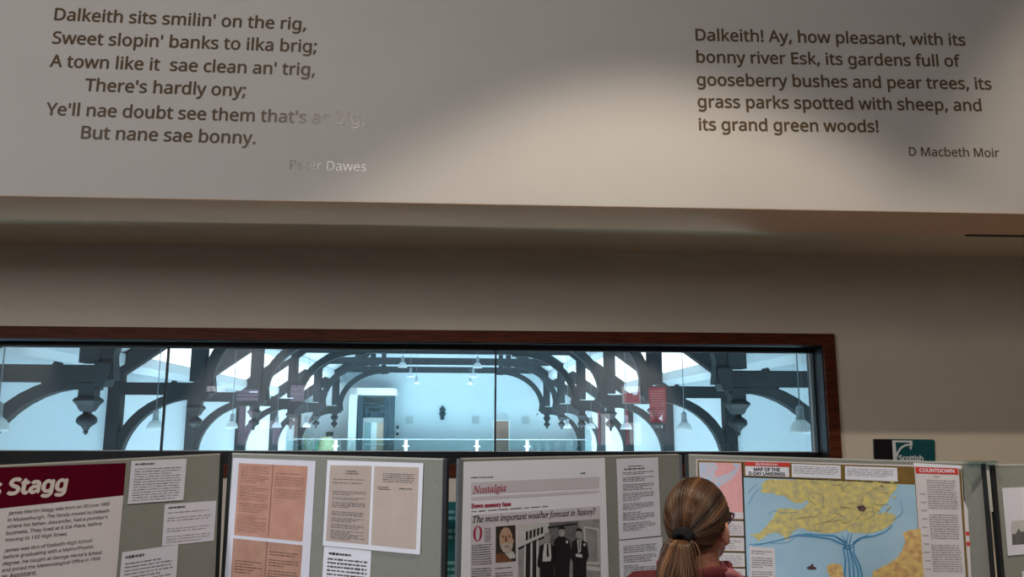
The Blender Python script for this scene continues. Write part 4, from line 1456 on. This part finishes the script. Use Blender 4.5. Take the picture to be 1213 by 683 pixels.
# standing collar of the jacket: an open ring, high at the back
m = MB()
A, Bq = [], []
n = 36
for lay, (r0, z0) in enumerate(((0.0, 0), (.012, .040), (.018, .036), (.008, -.004))):
    pass
prof = [(.082, .074, -.002), (.088, .080, .022), (.094, .086, .044), (.100, .092, .040), (.098, .090, .020), (.094, .086, -.006)]
vs, fs = [], []
for hx, hy, z in prof:
    for k in range(n):
        a = R(115 + 310 * k / (n - 1))
        vs.append((.008 + hx * math.cos(a), -.012 + hy * math.sin(a), SH + .006 + z + .005 * math.sin(5 * a) * (z > .015)))
for j in range(len(prof)):
    j2 = (j + 1) % len(prof)
    for k in range(n - 1):
        fs.append((j * n + k, j * n + k + 1, j2 * n + k + 1, j2 * n + k))
fs += [tuple(j * n for j in range(len(prof))), tuple(j * n + n - 1 for j in range(len(prof)))[::-1]]
m.add(vs, fs)
m.build('collar', 'jacket_edge', woman, True)
# pink scarf over the right shoulder
m = MB()
pts, rd = [], []
for i in range(15):
    a = R(250 + 170 * i / 14)
    pts.append((.012 + .088 * math.cos(a), -.006 + .082 * math.sin(a), SH + .020 + .012 * math.sin(a * 2)))
    rd.append(.020 + .004 * math.sin(i * 1.7))
m.tube(pts, rd, 12, .8)
m.tube([(.07, .07, SH + .015), (.10, .075, SH - .05), (.09, .10, SH - .16), (.085, .105, SH - .30)], [.025, .03, .032, .03], 12, .5)
m.tube([(.055, -.062, SH + .040), (.098, -.034, SH + .030), (.128, .01, SH - .004), (.125, .07, SH - .06)], [.016, .026, .032, .028], 12, .6)
ob = m.build('scarf', 'scarf_pink', woman, True)
for s in (-1, 1):
    pass
tr = MB()
rings(tr, [(.72, .155, .115, 0, 0), (.80, .160, .118, 0, 0), (.90, .150, .108, 0, 0)], p=2.2)
for s in (-1, 1):
    tr.tube([(s * .076, 0, .82), (s * .086, 0, .70), (s * .088, .005, .45), (s * .09, -.005, .30), (s * .092, -.008, .07)], [.098, .092, .070, .066, .058], 16)
ob = tr.build('trousers', 'trousers', woman, True)
md = ob.modifiers.new('remesh', 'REMESH')
md.mode = 'VOXEL'
md.voxel_size = .01
md.use_smooth_shade = True
for s in (-1, 1):
    m = MB()
    m.tube([(s * .09, -.075, .045), (s * .092, -.03, .048), (s * .096, .06, .046), (s * .10, .14, .036), (s * .102, .172, .03)], [.034, .047, .047, .042, .022], 14, .95)
    m.box(s * .097 - .045, s * .097 + .045, -.08, .16, 0.0, .014)
    m.build('shoe', 'shoe', woman, True)

# hair: cap, combed strands to the tie, ponytail
HC = Vector((0, -.012, .0))
HRX, HRY, HRZ = .0845, .103, .106


def hair_pt(d, k=1.0):
    d = d.normalized()
    r = 1.0 / math.sqrt((d.x / HRX) ** 2 + (d.y / HRY) ** 2 + (d.z / HRZ) ** 2)
    return HC + d * r * k


TIE = Vector((0, -.97, -.24)).normalized()
LINE = [Vector(p).normalized() for p in ((0, -.80, -.72), (.35, -.72, -.72), (.62, -.52, -.66), (.76, -.46, -.46), (.90, -.32, -.14), (.98, -.05, .04), (.90, .40, .06), (.80, .56, .30), (.55, .72, .52), (.25, .78, .60), (0, .79, .62))]


def hairline(t, s):
    t = max(0, min(.9999, t)) * (len(LINE) - 1)
    i = int(t)
    d = LINE[i].lerp(LINE[i + 1], t - i)
    return Vector((d.x * s, d.y, d.z)).normalized()


def slerp(a, b, t):
    w = a.angle(b)
    if w < 1e-4:
        return a.copy()
    return (a * math.sin((1 - t) * w) + b * math.sin(t * w)) / math.sin(w)


cap = MB()                                        # the under layer of hair, open at the face
rows, cols = 16, 60
vs, fs = [], []
for k in range(cols):
    u = k / cols
    s = 1 if u < .5 else -1
    tt = u * 2 if u < .5 else 2 - u * 2
    d0 = hairline(tt, s)
    for j in range(rows):
        vs.append(hair_pt(slerp(d0, TIE, j / (rows - 1) * .985), .955))
for k in range(cols):
    k2 = (k + 1) % cols
    for j in range(rows - 1):
        fs.append((k * rows + j, k2 * rows + j, k2 * rows + j + 1, k * rows + j + 1))
cap.add(vs, fs, HEADM)
cap.build('hair_under', 'scalp_dark', woman, True)


class Strands(MB):
    def __init__(self):
        super().__init__()
        self.val = []

    def strand(self, pts, r0, val, n=4, flat=1.0):
        k = len(self.v)
        m = len(pts)
        rad = [r0 * (.35 + .65 * min(1, 5 * min(i / (m - 1), 1 - i / (m - 1)) + .15)) for i in range(m)]
        self.tube(pts, rad, n, flat)
        self.val += [val] * (len(self.v) - k)

    def done(self, name, parent):
        o = self.build(name, 'hair', parent, True, fix=False)
        at = o.data.attributes.new('strand', 'FLOAT', 'POINT')
        at.data.foreach_set('value', self.val)
        return o


hs = Strands()
for i in range(2600):
    s = random.choice((-1, 1))
    t = random.random() ** .85
    d0 = hairline(t, s)
    st0 = 0.0 if random.random() < .6 else random.uniform(0, .5)
    lift = random.uniform(.97, 1.03) + .012 * noise.noise(Vector((s * t * 7, 1.3, 0)))
    wav = random.uniform(-.03, .03)
    ax = d0.cross(TIE)
    if ax.length < 1e-3:
        continue
    ax.normalize()
    pts = []
    for j in range(15):
        f = st0 + (1 - st0) * j / 14
        d = slerp(d0, TIE, f) + ax * wav * math.sin(f * PI)
        k = lift if f < .9 else lift + (.93 - lift) * (f - .9) / .1
        if f < .08:
            k = .96 + (k - .96) * f / .08
        pts.append(HEADM @ hair_pt(d, k))
    g = .42 + .55 * noise.noise(Vector((s * t * 16, 4.1, 2))) + random.uniform(-.22, .22)
    hs.strand(pts, random.uniform(.0008, .0017), max(0, min(1, g)))
hs.done('hair', woman)

tie_p = HEADM @ hair_pt(TIE, 1.03)
back = (HEADM.to_3x3() @ Vector((0, -1, -.25))).normalized()
m = MB()
ringp = []
ax1 = back.cross(Vector((0, 0, 1))).normalized()
ax2 = back.cross(ax1).normalized()
for rr, off, th in ((.0215, .0, .0085), (.0225, .010, .0085), (.020, .019, .007)):
    c = tie_p + back * (off - .004)
    loop = [c + (ax1 * math.cos(a) + ax2 * math.sin(a)) * (rr + .0016 * math.sin(6 * a)) for a in [2 * PI * k / 24 for k in range(25)]]
    m.tube(loop, th, 8)
m.build('hair_tie', 'hair_band', woman, True)

pt = Strands()
for i in range(1500):
    a, q = random.uniform(0, 2 * PI), math.sqrt(random.random())
    e1, e2 = math.cos(a) * q, math.sin(a) * q
    p0 = tie_p - back * .012 + (ax1 * e1 + ax2 * e2) * .016
    spread = .056
    L = random.uniform(.20, .27)
    jx, jy = random.uniform(-.008, .008), random.uniform(-.008, .008)
    pts = []
    for j in range(15):
        f = j / 14
        drop = L * (f ** 1.25)
        outw = .040 * math.sin(min(1, f * 2.1) * PI / 2) - .010 * f
        wid = .016 + (spread - .016) * math.sin(min(1, f * 1.9) * PI / 2) * (1 - .45 * max(0, f - .55) / .45)
        side = ax1 * (e1 * wid + jx * f)
        c = tie_p + back * (outw + .01) - Vector((0, 0, drop - .012 * math.sin(min(1, f * 4) * PI))) + side
        c += Vector((back.x, back.y, 0)).normalized() * (e2 * wid * .75 + jy * f)
        c += Vector((math.sin(f * 9 + e1 * 3) * .003, 0, 0))
        c += ax1 * 0.012 * f
        pts.append(p0 if j == 0 else c)
    g = .50 + .5 * noise.noise(Vector((e1 * 3.1, e2 * 3.1, 7))) + random.uniform(-.25, .25)
    pt.strand(pts, random.uniform(.0009, .0017), max(0, min(1, g)))
for i in range(26):                               # loose flyaway hairs at the top of the tail
    a = random.uniform(0, 2 * PI)
    sd = 1 if random.random() < .65 else -1
    o_ = random.uniform(.02, .05)
    pts = []
    for j in range(10):
        f = j / 9
        pts.append(tie_p + back * (.012 + .03 * f) - ax1 * (-sd) * 0 + (ax1 * sd) * (o_ * math.sin(f * PI * .6) + .012) + Vector((0, 0, .012 * math.sin(f * PI) - .10 * f * f)))
    pt.strand(pts, .0006, random.uniform(.4, .9))
pt.done('ponytail', woman)

# glasses
gl = MB()
for s in (-1, 1):
    loop = [HEADM @ Vector((s * .034 + .024 * math.cos(a), .103 - .010 * abs(math.cos(a)) * (1 if math.cos(a) * s > 0 else 0), -.018 + .0185 * math.sin(a))) for a in [2 * PI * k / 20 for k in range(21)]]
    gl.tube(loop, .0022, 6)
    gl.tube([HEADM @ Vector(p) for p in ((s * .057, .094, -.010), (s * .070, .086, -.010), (s * .0795, .05, -.011), (s * .082, .0, -.014), (s * .081, -.012, -.022))], [.003, .003, .0024, .0022, .002], 6)
gl.tube([HEADM @ Vector(p) for p in ((-.011, .102, -.014), (0, .105, -.011), (.011, .102, -.014))], .002, 6)
g0 = gl.build('glasses', 'glasses_frame', woman, True)
for s in (-1, 1):
    MB().add([HEADM @ Vector((s * .034 + .023 * math.cos(a), .1025 - .009 * abs(math.cos(a)) * (1 if math.cos(a) * s > 0 else 0), -.018 + .0175 * math.sin(a))) for a in [2 * PI * k / 16 for k in range(16)]], [tuple(range(16))])
    lm = MB()
    lm.add([HEADM @ Vector((s * .034 + .023 * math.cos(a), .1025 - .009 * abs(math.cos(a)) * (1 if math.cos(a) * s > 0 else 0) + dy, -.018 + .0175 * math.sin(a))) for dy in (0, .0012) for a in [2 * PI * k / 16 for k in range(16)]],
           [tuple(range(16)), tuple(range(16, 32))[::-1]] + [(k, (k + 1) % 16, 16 + (k + 1) % 16, 16 + k) for k in range(16)])
    lm.build('lens', 'spectacle_lens', g0)
